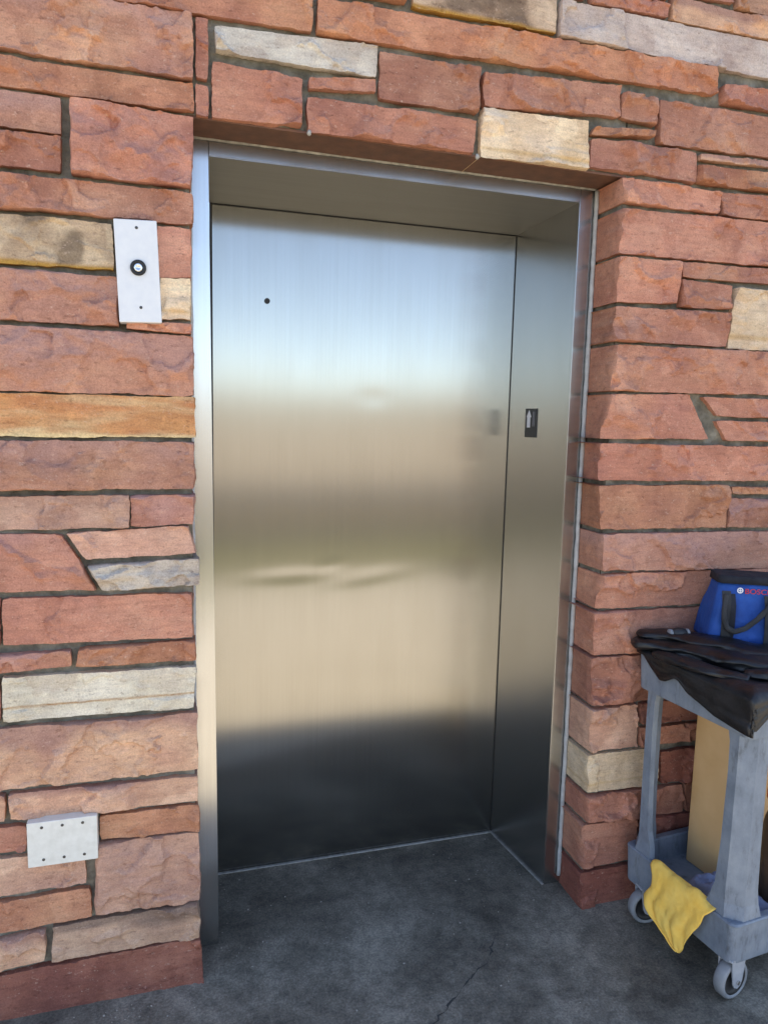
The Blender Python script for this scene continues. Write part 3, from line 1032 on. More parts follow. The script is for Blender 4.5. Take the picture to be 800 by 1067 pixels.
    # colour of the stone itself
    c0, c1, c2 = PAL[typ]
    Pn = V + np.array([0, seed * 1.31, 0])
    jit = np.array([rng.normal(1, .08)] * 3) * rng.normal(1, .014, 3)
    n1 = fnoise(Pn * 7, seed + 51, 3)[:, None]
    n2 = fnoise(Pn * np.array([5, 5, 46]), seed + 53, 3)[:, None]
    n3 = fnoise(Pn * 16, seed + 55, 4)[:, None]
    col = c0 + (c1 - c0) * np.clip(n1 * 1.7 + n2 * .5, 0, 1.3) + (c2 - c0) * np.clip(-n1 * 1.5 + n2 * .8, 0, 1.3)
    col = col * (1 + .15 * n3) * (1 + chip * LIN(.10, .135, .145))
    fw = (V[:, 2:3] - BL[1]) / max(hei, .01)
    if typ == 'M':                               # mauve crust on the upper part of these stones
        t = np.clip((fw - .45) * 2.4 + n1 * 1.5 + n3, 0, 1) * .8
        col = col * (1 - t) + LIN(.44, .235, .190) * t
    if typ == 'C':                               # dark weathering blotches and an orange lower bed
        t = np.clip((n1 * 2 + n3 * 1.5 - .15) * 2, 0, 1)
        col = col * (1 - t * .75) + LIN(.16, .105, .07) * t * .75
        t = np.clip((.16 - fw) * 12 + n2, 0, 1)
        col = col * (1 - t) + LIN(.50, .26, .06) * t
    if typ == 'w':
        t = np.clip(1 - np.abs(fw - .30 + .02 * n1) / .035, 0, 1)
        col = col * (1 - t) + LIN(.36, .19, .07) * t
    if typ == 'c':
        t = np.clip(1 - np.abs(fw - .2) / .06 + n2, 0, 1) * .6
        col = col * (1 - t) + LIN(.55, .33, .13) * t
    if typ == 'S':
        t = np.clip((n2 * 2.4 + .1), 0, 1)
        col = col * (1 - t * .6) + LIN(.62, .46, .26) * t * .6
        t = np.clip((.14 - fw) * 14, 0, 1)
        col = col * (1 - t) + LIN(.70, .52, .28) * t
    if typ == 'B':
        t = np.clip((fw - .5) * 3 + n2 * 1.6, 0, 1)
        col = col * (1 - t * .7) + LIN(.17, .115, .09) * t * .7
    if typ == 'T':
        t = np.clip((fw - .62) * 4 + n1 * 1.6, 0, 1) * .75
        col = col * (1 - t) + LIN(.36, .19, .155) * t
    col = np.clip(col * jit, .01, .85)
    return V, F, col

CAMP = np.array(CAMPOS); CAMR = np.array(CAMROT)
def in_view(Q):
    p = np.stack([Q[:, 0], Q[:, 0] * 0 - .15, Q[:, 1]], -1) - CAMP
    v = p @ CAMR.T
    a = CAMF * v[:, 0] / v[:, 2]; b_ = CAMF * v[:, 1] / v[:, 2]
    return (a.min() < 430) and (a.max() > -430) and (b_.min() < 560) and (b_.max() > -560)

wall = empty('stone_wall', (.66, -.14, 0), 0, 'red and cream rock faced sandstone wall around the elevator doorway', 'wall')
VV, FF, CC, base = [], [], [], 0
for i, line in enumerate(l for l in STONES.splitlines() if l.strip() and l != '--'):
    f = line.split()
    typ = f[0]
    Q = np.array(list(map(float, f[1:]))).reshape(4, 2) / 1000
    for k in (2, 3):
        if Q[k, 1] < .06: Q[k, 1] = -.012
    zc = Q[:, 1].mean()
    sides = ''
    if zc < 2.185 and abs((Q[0, 0] + Q[3, 0]) / 2 - 1.235) < .05: sides = 'L'
    if zc < 2.185 and abs((Q[1, 0] + Q[2, 0]) / 2 - .075) < .05: sides = 'R'
    if zc > 2.19 and abs((Q[2, 1] + Q[3, 1]) / 2 - 2.195) < .035 and Q[:, 0].max() > .09 and Q[:, 0].min() < 1.22: sides = 'B'
    fine = in_view(Q)
    V, F, c = make_stone(typ, Q, FINE if fine else .03, (.125 if sides else .04), sides, 100 + i * 7)
    VV.append(V); FF.append(F + base); CC.append(c); base += len(V)
V, F, c = np.concatenate(VV), np.concatenate(FF), np.concatenate(CC)
V = V - np.array([.66, -.14, 0])
me = np_mesh('stonework', V, F)
ca = me.color_attributes.new('tint', 'FLOAT_COLOR', 'POINT')
ca.data.foreach_set('color', np.concatenate([c, np.ones((len(c), 1))], 1).astype(np.float32).ravel())
stonework = link('stonework', me, M_STONE, wall, smooth=True)
me.set_sharp_from_angle(angle=R(24))

# mortar core (three blocks round the doorway) with a rough raked face
def mortar_face(x0, x1, z0, z1, y, s=.009):
    nx, nz = max(1, int((x1 - x0) / s)), max(1, int((z1 - z0) / s))
    x, z = np.meshgrid(np.linspace(x0, x1, nx + 1), np.linspace(z0, z1, nz + 1))
    P = np.stack([x, x * 0, z], -1)
    yy = y + .006 * fnoise(P * 11, 3, 3) + .004 * fnoise(P * 48, 5, 3)
    return grid_mesh(np.stack([x, yy, z], -1))
mv, mf, b0 = [], [], 0
YM = -BASE + .010
for (x0, x1, z0, z1) in ((-2.2, .069, 0, WALL_TOP), (1.246, 4.0, 0, WALL_TOP), (.069, 1.246, 2.203, WALL_TOP)):
    v, f = mortar_face(x0, x1, z0, z1, YM)
    mv.append(v); mf += [tuple(q) for q in (f + b0).tolist()]; b0 += len(v)
    bx = np.array([(x, y, z) for x in (x0, x1) for y in (YM, .46) for z in (z0, z1)], float)
    mv.append(bx)
    mf += [tuple(b0 + k for k in q) for q in ((0, 2, 3, 1), (4, 5, 7, 6), (2, 6, 7, 3), (0, 4, 6, 2), (1, 3, 7, 5))]
    b0 += 8
mv = np.concatenate(mv) - np.array([.66, -.14, 0])
me = bpy.data.meshes.new('mortar'); me.from_pydata([tuple(v) for v in mv.tolist()], [], mf); me.update()
link('mortar', me, M_MORTAR, wall)
bm = bmesh.new(); add_box(bm, .062 - .66, 1.250 - .66, .020, .139, 2.1962, 2.2025, .001)
obj('lintel_plate', bm, M_LINTEL, wall)
bm = bmesh.new(); add_box(bm, -2.25 - .66, 4.05 - .66, -.02, .62, WALL_TOP + .002, WALL_TOP + .09, .008)
obj('coping', bm, M_KERB, wall)
# mortar drips hanging under the lintel stones
for (x, z) in ((.350, 2.193), (.791, 2.192)):
    bm = bmesh.new()
    bmesh.ops.create_icosphere(bm, subdivisions=2, radius=.0058)
    for v in bm.verts:
        v.co.x *= .8 + .3 * random.random(); v.co.z *= 1.2 + .2 * random.random()
    obj('mortar_drip', bm, M_TILE, wall, True, loc=(x - .66, .004, z))

# ------------------------------------------------------------------ elevator entrance
el = empty('elevator_entrance', (.653, .17, 0), 0, 'brushed stainless steel elevator entrance set back in the stone wall', 'elevator')
EO = Vector((.653, .17, 0))
XL, XR, ZH = .126, 1.181, 2.157                 # clear opening at the front
def eobj(name, bm, mat, smooth=False, uv=True, parent=el):
    bmesh.ops.translate(bm, verts=bm.verts, vec=-EO)
    return obj(name, bm, mat, parent, smooth, uv)

# door: one flush panel with the shallow dents that the photo's reflections show
def door():
    x0, x1, z0, z1 = .150, 1.160, .004, 2.150
    nx, nz = 150, 300
    x, z = np.meshgrid(np.linspace(x0, x1, nx + 1), np.linspace(z0, z1, nz + 1))
    P = np.stack([x, x * 0, z], -1)
    y = .334 + .0007 * fnoise(P * np.array([2.2, 1, 1.6]), 71, 2)
    def dent(cx, cz, sx, sz, a, rot=0):
        dx, dz = x - cx, z - cz
        c_, s_ = math.cos(rot), math.sin(rot)
        q = ((dx * c_ + dz * s_) / sx) ** 2 + ((-dx * s_ + dz * c_) / sz) ** 2
        return a * np.exp(-q)
    y = y + dent(.40, 1.000, .13, .023, .00062, .02) + dent(.65, .985, .13, .026, .00055, .13) + dent(.52, 1.03, .05, .02, -.0003, .2)
    y = y + dent(.66, 1.58, .05, .03, .0002)
    V, F = grid_mesh(np.stack([x, y, z], -1))
    n = len(V)
    bx = np.array([(a, b_, c_) for a in (x0, x1) for b_ in (.3345, .375) for c_ in (z0, z1)], float)
    V = np.concatenate([V, bx]) - np.array(EO)
    faces = [tuple(q) for q in F.tolist()] + [tuple(n + k for k in q) for q in ((0, 1, 3, 2), (4, 6, 7, 5), (2, 3, 7, 6), (0, 2, 6, 4), (1, 5, 7, 3))]
    me = bpy.data.meshes.new('door'); me.from_pydata([tuple(v) for v in V.tolist()], [], faces); me.update()
    o = link('door', me, M_STEEL, el, True)
    planar_uv(me)
    return o
dr = door()
bm = bmesh.new(); add_lathe(bm, [(.0, -.001), (.0085, -.001), (.0085, .004), (.0, .004)], (.314, .3315, 1.864), (0, 1, 0), 16)
eobj('key_hole', bm, M_BLACK, parent=dr, uv=False)

def jamb(sgn):
    bm = bmesh.new()
    # plan profile: inner front corner, splayed reveal to the door, back, outer face
    if sgn > 0:
        pts = [(XR, .0), (XR - .033, .330), (XR + .02, .332), (1.240, .332), (1.240, .0)]
    else:
        pts = [(XL, .0), (XL + .02, .330), (XL - .02, .332), (.0745, .332), (.0745, .0)]
    add_loft(bm, [[(x, y, z) for x, y in pts] for z in (0.001, 2.205)])
    if sgn < 0:
        for v in bm.verts:
            if v.co.x > .1: v.co.x += .010 - .0155 * v.co.z / 2.157
    es = [e for e in bm.edges if abs(e.verts[0].co.z - e.verts[1].co.z) > 1 and min(v.co.y for v in e.verts) < .001]
    bmesh.ops.bevel(bm, geom=es, offset=.0022, segments=2, affect='EDGES')
    return eobj('jamb', bm, M_STEEL2)
jr = jamb(1)
jl = jamb(-1)
bm = bmesh.new()
pts = [(0.0, ZH), (.332, ZH - .022), (.332, 2.2), (0.0, 2.196)]
add_loft(bm, [[(x, y + .0005, z) for y, z in pts] for x in (XL - .004, XR - .0005)])
es = [e for e in bm.edges if abs(e.verts[0].co.x - e.verts[1].co.x) > .5 and min(v.co.y for v in e.verts) < .001]
bmesh.ops.bevel(bm, geom=es, offset=.0022, segments=2, affect='EDGES')
bmesh.ops.recalc_face_normals(bm, faces=bm.faces)
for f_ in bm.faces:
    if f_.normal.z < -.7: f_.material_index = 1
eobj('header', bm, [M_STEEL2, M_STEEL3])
# black strips standing in for the shade in the gap round the door panel
bm = bmesh.new()
add_box(bm, XR - .0345, XR - .030, .3305, .3336, .004, 2.138)
eobj('dark_gap_strip', bm, M_BLACK, uv=False)
bm = bmesh.new()
add_box(bm, XL + .0165, XL + .0245, .3305, .3336, .004, 2.138)
eobj('dark_gap_strip', bm, M_BLACK, uv=False)
bm = bmesh.new()
add_box(bm, XL + .025, XR - .036, .3322, .3336, 2.1315, 2.1345)
eobj('dark_gap_strip', bm, M_BLACK, uv=False)
# dusty joint along the door foot and the jamb foot
bm = bmesh.new()
add_box(bm, XL + .021, XR - .034, .323, .3330, .0005, .0045, .001)
eobj('threshold', bm, M_TILE, uv=False)
bm = bmesh.new()
add_loft(bm, [[(x, y, z) for x, y in ((XR - .006, .0), (XR + .002, .0), (XR - .032, .328), (XR - .039, .328))] for z in (.0008, .0045)])
eobj('threshold', bm, M_TILE, uv=False)
# irregular white sealant bead between frame and stone
def bead(pts, r0):
    bm = bmesh.new()
    P, rad = [], []
    for a, b_ in zip(pts, pts[1:]):
        a, b_ = Vector(a), Vector(b_)
        n = int((b_ - a).length / .02)
        for k in range(n):
            P.append(a.lerp(b_, k / n) + Vector((random.uniform(-.0006, .0006), random.uniform(-.0006, .0006), 0)))
            rad.append(r0 * random.uniform(.88, 1.12))
    P.append(Vector(pts[-1])); rad.append(r0)
    add_tube(bm, P, rad, 8, 1.0, (0, 1, 0))
    return bm
eobj('sealant', bead([(1.2325, -.006, .03), (1.2315, -.006, 1.1), (1.2325, -.006, 2.192)], .0070), M_CAULK, True, False)
eobj('sealant', bead([(.075, -.002, .03), (.075, -.002, 2.19)], .005), M_CAULK, True, False)
eobj('sealant', bead([(.075, -.003, 2.1965), (1.235, -.003, 2.1965)], .0048), M_TILE, True, False)

# small black indicator with a white arrow on the right reveal
ang = math.atan2(-.033, .330)
ind = bpy.data.objects.new('indicator', None)
def on_reveal(name, polys, mat, parent, x_off, th):
    """polys in (a, z): a runs from the door towards the front"""
    bm = bmesh.new()
    for poly in polys:
        lo = []
        for d in (0, th):
            ring = []
            for a, z in poly:
                y = .226 - a
                x = XR - .1 * y - x_off - d
                ring.append((x, y, z))
            lo.append(ring)
        add_loft(bm, lo)
    bmesh.ops.translate(bm, verts=bm.verts, vec=-EO)
    return obj(name, bm, mat, parent)
ip = on_reveal('indicator', [[(0, 1.464), (.062, 1.464), (.062, 1.558), (0, 1.558)]], M_SIGN, el, .0005, .003)
on_reveal('arrow', [[(.012, 1.496), (.030, 1.496), (.030, 1.530), (.036, 1.530), (.0225, 1.553), (.008, 1.530), (.012, 1.530)]], M_WHITE, ip, .0040, .0006)
on_reveal('floor_mark', [[(.044, 1.500), (.048, 1.500), (.048, 1.548), (.044, 1.548)], [(.0520, 1.500), (.0550, 1.500), (.0550, 1.548), (.0520, 1.548)]], M_GREYP, ip, .0040, .0006)

# ------------------------------------------------------------------ call plate and cover plate on the wall
cp = empty('call_button_plate', (-.0475, -.152, 1.832), 0, 'tall white metal plate with a black ringed call button left of the elevator', 'call plate')
cp.rotation_euler = (0, R(-2.2), 0)
bm = bmesh.new(); add_box(bm, -.0465, .0465, -.012, .03, -.1135, .1135, .0018)
obj('plate', bm, M_PLATE, cp)
bm = bmesh.new(); add_lathe(bm, [(.0175, 0), (.0175, .004), (.0160, .0058), (.0105, .0058), (.0100, .003), (.0, .003)], (.001, -.0115, .008), (0, -1, 0), 32)
bt = obj('button_ring', bm, M_BLACK, cp, True)
bm = bmesh.new(); add_lathe(bm, [(.0096, 0), (.0096, .0052), (.0085, .0062), (.0045, .0062), (.0040, .0052), (.0, .0052)], (.001, -.0115, .008), (0, -1, 0), 28)
obj('button', bm, M_CHROME, cp, True)
for z in (.096, -.080):
    bm = bmesh.new(); add_lathe(bm, [(.0034, 0), (.0034, .0008), (.0022, .0014), (0, .0014)], (.002, -.0118, z), (0, -1, 0), 14)
    obj('screw', bm, M_SCREW, cp)
cv = empty('cover_plate', (-.2455, -.152, .470), 0, 'small blank cream cover plate with six screws low on the wall', 'cover plate')
bm = bmesh.new(); add_box(bm, -.079, .079, -.010, .03, -.057, .057, .0015)
obj('plate', bm, M_PLATE2, cv)
for x in (-.046, .0, .046):
    for z in (.043, -.040):
        bm = bmesh.new(); add_lathe(bm, [(.0036, 0), (.0036, .0008), (.0022, .0014), (0, .0014)], (x + (.002 if z < 0 else 0), -.0098, z), (0, -1, 0), 14)
        obj('screw', bm, M_SCREW, cv)

# ------------------------------------------------------------------ utility cart
CX, CY, CA = 1.397, -.582, R(5.5)
CL, CW = .72, .415
cart = empty('utility_cart', (CX, CY, 0), CA, 'blue grey plastic two shelf utility cart standing by the right pier', 'cart')
def tub(z0, z1, d):
    bm = bmesh.new()
    g, t, r = .010, .010, .022
    loops = [rrect(g + .02, CL - g - .02, g + .02, CW - g - .02, r, z0),
             rrect(g * .6, CL - g * .6, g * .6, CW - g * .6, r, z0 + .002),
             rrect(g * .5, CL - g * .5, g * .5, CW - g * .5, r, z0 + .008),
             rrect(.001, CL - .001, .001, CW - .001, r, z1 - .010),
             rrect(0, CL, 0, CW, r, z1 - .005),
             rrect(.003, CL - .003, .003, CW - .003, r, z1 - .001),
             rrect(.007, CL - .007, .007, CW - .007, r, z1),
             rrect(.022, CL - .022, .022, CW - .022, r * .8, z1),
             rrect(.026, CL - .026, .026, CW - .026, r * .8, z1 - .004),
             rrect(.032, CL - .032, .032, CW - .032, r * .8, z0 + d)]
    add_loft(bm, loops)
    return bm
obj('top_shelf', tub(.728, .842, .045), M_CART, cart, False)
obj('bottom_shelf', tub(.110, .226, .047), M_CART, cart, False)
def leg(fx, fy):
    bm = bmesh.new()
    loops = []
    for z, a, b_, c_ in ((.2262, .108, .110, .034), (.262, .096, .094, .034), (.30, .090, .082, .034), (.42, .086, .074, .032), (.62, .084, .070, .031), (.70, .086, .072, .031), (.7278, .092, .078, .031)):
        i = .012
        pts = [(i + c_, i), (a, i), (a, i + .018), (.052, .036), (.036, .052), (i + .018, b_), (i, b_), (i, i + c_)]
        if z < .24: pts = [(x - .006, y - .006) for x, y in pts]
        pts = [((CL - x) if fx else x, (CW - y) if fy else y) for x, y in pts]
        loops.append([(x, y, z) for x, y in pts])
    add_loft(bm, loops)
    es = [e for e in bm.edges if len(e.link_faces) == 2 and e.calc_face_angle(0) > .5 and abs(e.verts[0].co.z - e.verts[1].co.z) > .01]
    bmesh.ops.bevel(bm, geom=es, offset=.003, segments=2, affect='EDGES')
    return bm
for fx in (0, 1):
    for fy in (0, 1):
        obj('leg', leg(fx, fy), M_CART, cart)
def caster(x, y, rot):
    cs = bpy.data.objects.new('caster', None)
    COL.objects.link(cs); cs.parent = cart
    cs.location = (x, y, 0); cs.rotation_euler = (0, 0, rot)
    wr, ww = .0525, .016
    ax = (0, -1, 0); c = (0.012, 0, wr)
    bm = bmesh.new()
    add_lathe(bm, [(wr - .013, -ww + .003), (wr - .010, -ww), (wr - .004, -ww), (wr, -ww + .005), (wr, ww - .005), (wr - .004, ww), (wr - .010, ww), (wr - .013, ww - .003)], c, ax, 40, True)
    obj('tyre', bm, M_TYRE, cs, True)
    bm = bmesh.new()
    add_lathe(bm, [(.0, -ww + .002), (.010, -ww + .002), (.012, -ww + .007), (wr - .016, -ww + .007), (wr - .0125, -ww + .0015), (wr - .0125, ww - .0015), (wr - .016, ww - .007), (.012, ww - .007), (.010, ww - .002), (0, ww - .002)], c, ax, 40)
    obj('hub', bm, M_HUB, cs, True)
    bm = bmesh.new()
    for s in (-1, 1):
        y0 = s * (ww + .004)
        prof = [(-.014, .1215), (.038, .1215), (.036, .090), (.030, .052), (.024, .040), (.012, .034), (.000, .040), (-.006, .052), (-.012, .090)]
        add_loft(bm, [[(px_, y0 + d, pz_) for px_, pz_ in prof] for d in (-.002, .002)])
    add_box(bm, -.018, .038, -ww - .006, ww + .006, .1145, .1205, .002)
    obj('fork', bm, M_FORK, cs)
    bm = bmesh.new(); add_lathe(bm, [(.006, -.026), (.006, .026), (.0, .027)], c, ax, 14)
    obj('axle', bm, M_CHROME, cs)
caster(.026, .028, R(6)); caster(.020, .345, R(-12)); caster(CL - .06, .06, R(20)); caster(CL - .06, CW - .06, R(160))

def cart_obj(name, label, cat, loc=(0, 0, 0)):
    """a thing that rests on the cart: top-level, in the cart's own axes"""
    M_ = Matrix.Translation((CX, CY, 0)) @ Matrix.Rotation(CA, 4, 'Z')
    p = M_ @ Vector(loc)
    return empty(name, p, CA, label, cat)

# --- black plastic sheet folded over the top shelf
def tarp():
    bm = bmesh.new()
    # draped sheet: s across (from the hanging edge inwards), t along the left side then round the front
    def hang_left(v):
        return float(np.interp(v, [0, .024, .104, .2, .235, .25, .285, .31, .345, .376, .42], [.10, .098, .090, .062, .040, .036, .058, .060, .034, .006, .004]))
    def hang_front(u):
        return float(np.interp(u, [0, .03, .07, .12, .3, .72], [.085, .060, .030, .012, .008, .006]))
    nu, nv = 90, 60
    us = np.concatenate([np.linspace(-1, 0, 13)[:-1], np.linspace(0, .71, nu)])
    vs = np.concatenate([np.linspace(-1, 0, 13)[:-1], np.linspace(0, .405, nv)])
    G = np.zeros((len(vs), len(us), 3))
    for j, v in enumerate(vs):
        for i, u in enumerate(us):
            vv, uu = max(v, 0), max(u, 0)
            x, y, z = uu, vv, .8475
            dl = dfr = 0
            if u < 0: dl = -u * hang_left(vv)
            if v < 0: dfr = -v * hang_front(uu)
            n = float(fnoise(np.array([[u * 9 + 3, v * 9, 1.0]]), 5, 3)[0])
            if dl > 0 or dfr > 0:
                x = uu - .010 * (dl > 0) - .006 * n * min(dl * 20, 1) - .02 * dl
                y = vv - .010 * (dfr > 0) - .006 * n * min(dfr * 20, 1) - .02 * dfr
                z -= max(dl, dfr)
                z += .002 * n
            else:
                edge = min(u, v, .71 - u, .405 - v)
                k = min(1, max(edge, 0) / .03)
                z += k * (.012 + .010 * n) + .004 * (1 - k)
            G[j, i] = (x, y, z)
    V, F = grid_mesh(G)
    bvs = [bm.verts.new(p) for p in V.tolist()]
    for f in F.tolist(): bm.faces.new([bvs[k] for k in f])
    # thickness
    return bm
tp = cart_obj('black_plastic_sheet', 'crumpled black plastic sheet folded over the cart top with one corner hanging down', 'plastic sheet')
o = obj('draped_layer', tarp(), M_TARP, tp, True)
md = o.modifiers.new('thick', 'SOLIDIFY'); md.thickness = .0035; md.offset = 1
def fold(pts, wr, hr, seed):
    """a flattened roll of sheet"""
    P = [Vector(p) for p in pts]
    # resample smooth
    Q = []
    for i in range(len(P) - 1):
        p0, p1, p2, p3 = P[max(i - 1, 0)], P[i], P[i + 1], P[min(i + 2, len(P) - 1)]
        for k in range(10):
            t = k / 10
            Q.append(.5 * ((2 * p1) + (p2 - p0) * t + (2 * p0 - 5 * p1 + 4 * p2 - p3) * t * t + (3 * p1 - p0 - 3 * p2 + p3) * t ** 3))
    Q.append(P[-1])
    n = 26
    loops = []
    for i, p in enumerate(Q):
        t = (Q[min(i + 1, len(Q) - 1)] - Q[max(i - 1, 0)]).normalized()
        s = t.cross(Vector((0, 0, 1))).normalized(); u = s.cross(t)
        tt = i / (len(Q) - 1)
        k_ = (1 - max(0, (.06 - tt) / .06) ** 2 * .75)
        w_ = np.interp(tt, np.linspace(0, 1, len(wr)), wr) * k_; h_ = np.interp(tt, np.linspace(0, 1, len(hr)), hr) * k_
        ring = []
        for q in range(n):
            a = 2 * math.pi * q / n
            nn = float(fnoise(np.array([[math.cos(a) * 1.6 + seed, math.sin(a) * 1.6, tt * 9]]), seed, 3)[0])
            rr = 1 + .34 * nn + .10 * float(fnoise(np.array([[math.cos(a) * 4 + seed, math.sin(a) * 4, tt * 22]]), seed + 5, 2)[0])
            ring.append(p + s * (w_ * rr * math.copysign(abs(math.cos(a)) ** .8, math.cos(a))) + u * (h_ * rr * math.copysign(abs(math.sin(a)) ** .9, math.sin(a))))
        loops.append(ring)
    bm = bmesh.new()
    add_loft(bm, loops)
    return bm
obj('folded_layer', fold([(-.018, .425, .866), (.05, .35, .872), (.105, .24, .875), (.17, .13, .874), (.28, .06, .870), (.60, .05, .868)], [.040, .062, .070, .07, .06], [.013, .020, .024, .024, .02], 3), M_TARP, tp, True)
obj('folded_layer', fold([(.004, .43, .888), (.075, .37, .895), (.135, .27, .897), (.21, .16, .894), (.34, .10, .886), (.60, .10, .884)], [.030, .052, .058, .06, .05], [.010, .012, .014, .012, .010], 9), M_TARP, tp, True)
obj('folded_layer', fold([(.07, .10, .866), (.15, .045, .872), (.24, .030, .872), (.45, .03, .868)], [.020, .04, .045, .04], [.010, .016, .018, .014], 14), M_TARP, tp, True)
obj('folded_layer', fold([(-.006, .34, .856), (-.003, .26, .860), (.012, .16, .862), (.06, .07, .860)], [.016, .026, .030, .02], [.009, .013, .012, .01], 21), M_TARP, tp, True)

# --- blue tool bag (its own axes: a along the front, d back, z up; turned towards the doorway)
bag = cart_obj('tool_bag', 'blue canvas tool bag with grey straps and black zipped top on the plastic sheet', 'tool bag', (.150, .300, .882))
bag.rotation_euler = (0, 0, CA - R(31))
def bag_body():
    bm = bmesh.new()
    loops = []
    for t in np.linspace(0, 1, 17):
        z = .176 * t
        bul = math.sin(min(t * 1.15, 1) * math.pi) * .010
        x0 = .0 + .030 * t - bul * .4; x1 = .44 - .03 * t + bul * .4
        y0 = .0 + .020 * t ** 1.5 - bul; y1 = .16 - .040 * t + bul
        lp = rrect(x0, x1, y0, y1, .022, z, 5)
        # extra points along the front face so that the cloth can sag
        out = []
        m_ = len(lp)
        for k in range(m_):
            p, q = lp[k], lp[(k + 1) % m_]
            out.append(p)
            L_ = math.hypot(q[0] - p[0], q[1] - p[1])
            if L_ > .05:
                n_ = 20 if L_ > .2 else 6
                for e_ in range(1, n_): out.append(tuple(p[c_] + (q[c_] - p[c_]) * e_ / n_ for c_ in range(3)))
        res = []
        for (x, y, zz) in out:
            n = float(fnoise(np.array([[x * 13, y * 13, zz * 15]]), 77, 3)[0])
            n2 = float(fnoise(np.array([[x * 34, y * 34, zz * 18]]), 78, 2)[0])
            res.append((x, y - .011 * n - .006 * n2, zz + .003 * n))
        loops.append(res)
    add_loft(bm, loops)
    return bm
obj('body', bag_body(), M_BLUE, bag, True)
bm = bmesh.new()
loops = []
for z, g in ((.1755, .001), (.1765, -.0015), (.1955, .0005), (.1975, .002), (.1985, .010)):
    lp = rrect(.026 + g, .414 - g, .014 + g, .124 - g, .022, z, 5)
    loops.append([(x, y, zz + .002 * math.sin(x * 30)) for x, y, zz in lp])
add_loft(bm, loops)
obj('zip_band', bm, M_BAND, bag, True)
def strap(pts, w_, th, name='strap', mat=M_WEB):
    bm = bmesh.new()
    P = [Vector(p) for p in pts]
    loops = []
    for i, p in enumerate(P):
        t = (P[min(i + 1, len(P) - 1)] - P[max(i - 1, 0)]).normalized()
        nrm = Vector((0, -1, 0))
        s = t.cross(nrm).normalized() * w_
        loops.append([p + s, p + s + nrm * th, p - s + nrm * th, p - s])
    add_loft(bm, loops)
    return obj(name, bm, mat, bag)
strap([(.046, -.004, .004), (.045, -.012, .04), (.044, -.014, .08), (.044, -.010, .12), (.044, .004, .158)], .012, .003)
strap([(.172, -.004, .004), (.170, -.012, .04), (.168, -.014, .08), (.167, -.010, .115), (.166, .002, .150)], .019, .003)
strap([(.062, .006, .150), (.062, -.010, .12), (.061, -.015, .08), (.061, -.013, .045), (.062, -.005, .02)], .007, .004, 'strap', M_BAND)
# carrying handle hanging in a loop over the front
bm = bmesh.new()
hp = [(.044, -.004, .150), (.036, -.020, .110), (.036, -.024, .080), (.046, -.026, .055), (.066, -.028, .046), (.095, -.027, .058), (.125, -.025, .085), (.155, -.020, .120), (.176, -.010, .150)]
Q = [Vector(p) for p in hp]
fine = []
for i in range(len(Q) - 1):
    for k in range(5): fine.append(Q[i].lerp(Q[i + 1], k / 5))
fine.append(Q[-1])
add_tube(bm, fine, .0080, 8, .6, (0, 1, 0))
obj('handle', bm, M_WEB, bag, True)
# printed maker's mark: white ring emblem and red letters
def text_mesh(name, s, size, mat, parent, loc, ext=.0006):
    cu = bpy.data.curves.new(name, 'FONT')
    cu.body = s; cu.size = size; cu.extrude = ext; cu.align_x = 'LEFT'
    tmp = bpy.data.objects.new(name, cu)
    COL.objects.link(tmp)
    dg = bpy.context.evaluated_depsgraph_get()
    me = bpy.data.meshes.new_from_object(tmp.evaluated_get(dg))
    bpy.data.objects.remove(tmp)
    o = bpy.data.objects.new(name, me); COL.objects.link(o); me.materials.clear(); me.materials.append(mat)
    o.parent = parent; o.location = loc
    o.rotation_euler = (R(90), 0, 0)
    return o
ex, ey, ez = .082, .0045, .161
bm = bmesh.new(); add_lathe(bm, [(.0055, 0), (.0085, 0), (.0085, .0012), (.0055, .0012)], (ex, ey, ez), (0, -1, 0), 24, True)
add_box(bm, ex - .0012, ex + .0012, ey - .0012, ey, ez - .0052, ez + .0052)
add_box(bm, ex - .0040, ex + .0040, ey - .0010, ey, ez - .0014, ez + .0014)
obj('emblem', bm, M_WHITE, bag)
lt = text_mesh('lettering', 'BOSCH', .021, M_RED, bag, (ex + .0125, ey, ez - .0085), .0008)
lt.scale = (1.12, 1, 1)

# --- small round fitting behind the sheet
ft = cart_obj('pipe_fitting', 'small round grey fitting with pale ends lying behind the black plastic sheet', 'fitting', (.086, .345, .886))
bm = bmesh.new(); add_lathe(bm, [(.012, -.022), (.016, -.014), (.018, 0), (.016, .014), (.012, .022)], (0, 0, .018), (1, -.25, 0), 20)
obj('barrel', bm, M_HUB, ft, True)
for s in (-1, 1):
    bm = bmesh.new(); add_lathe(bm, [(.010, s * .022), (.0135, s * .023), (.0135, s * .030), (.008, s * .033)], (0, 0, .018), (1, -.25, 0), 18)
    obj('end_cap', bm, M_TYRE, ft, True)

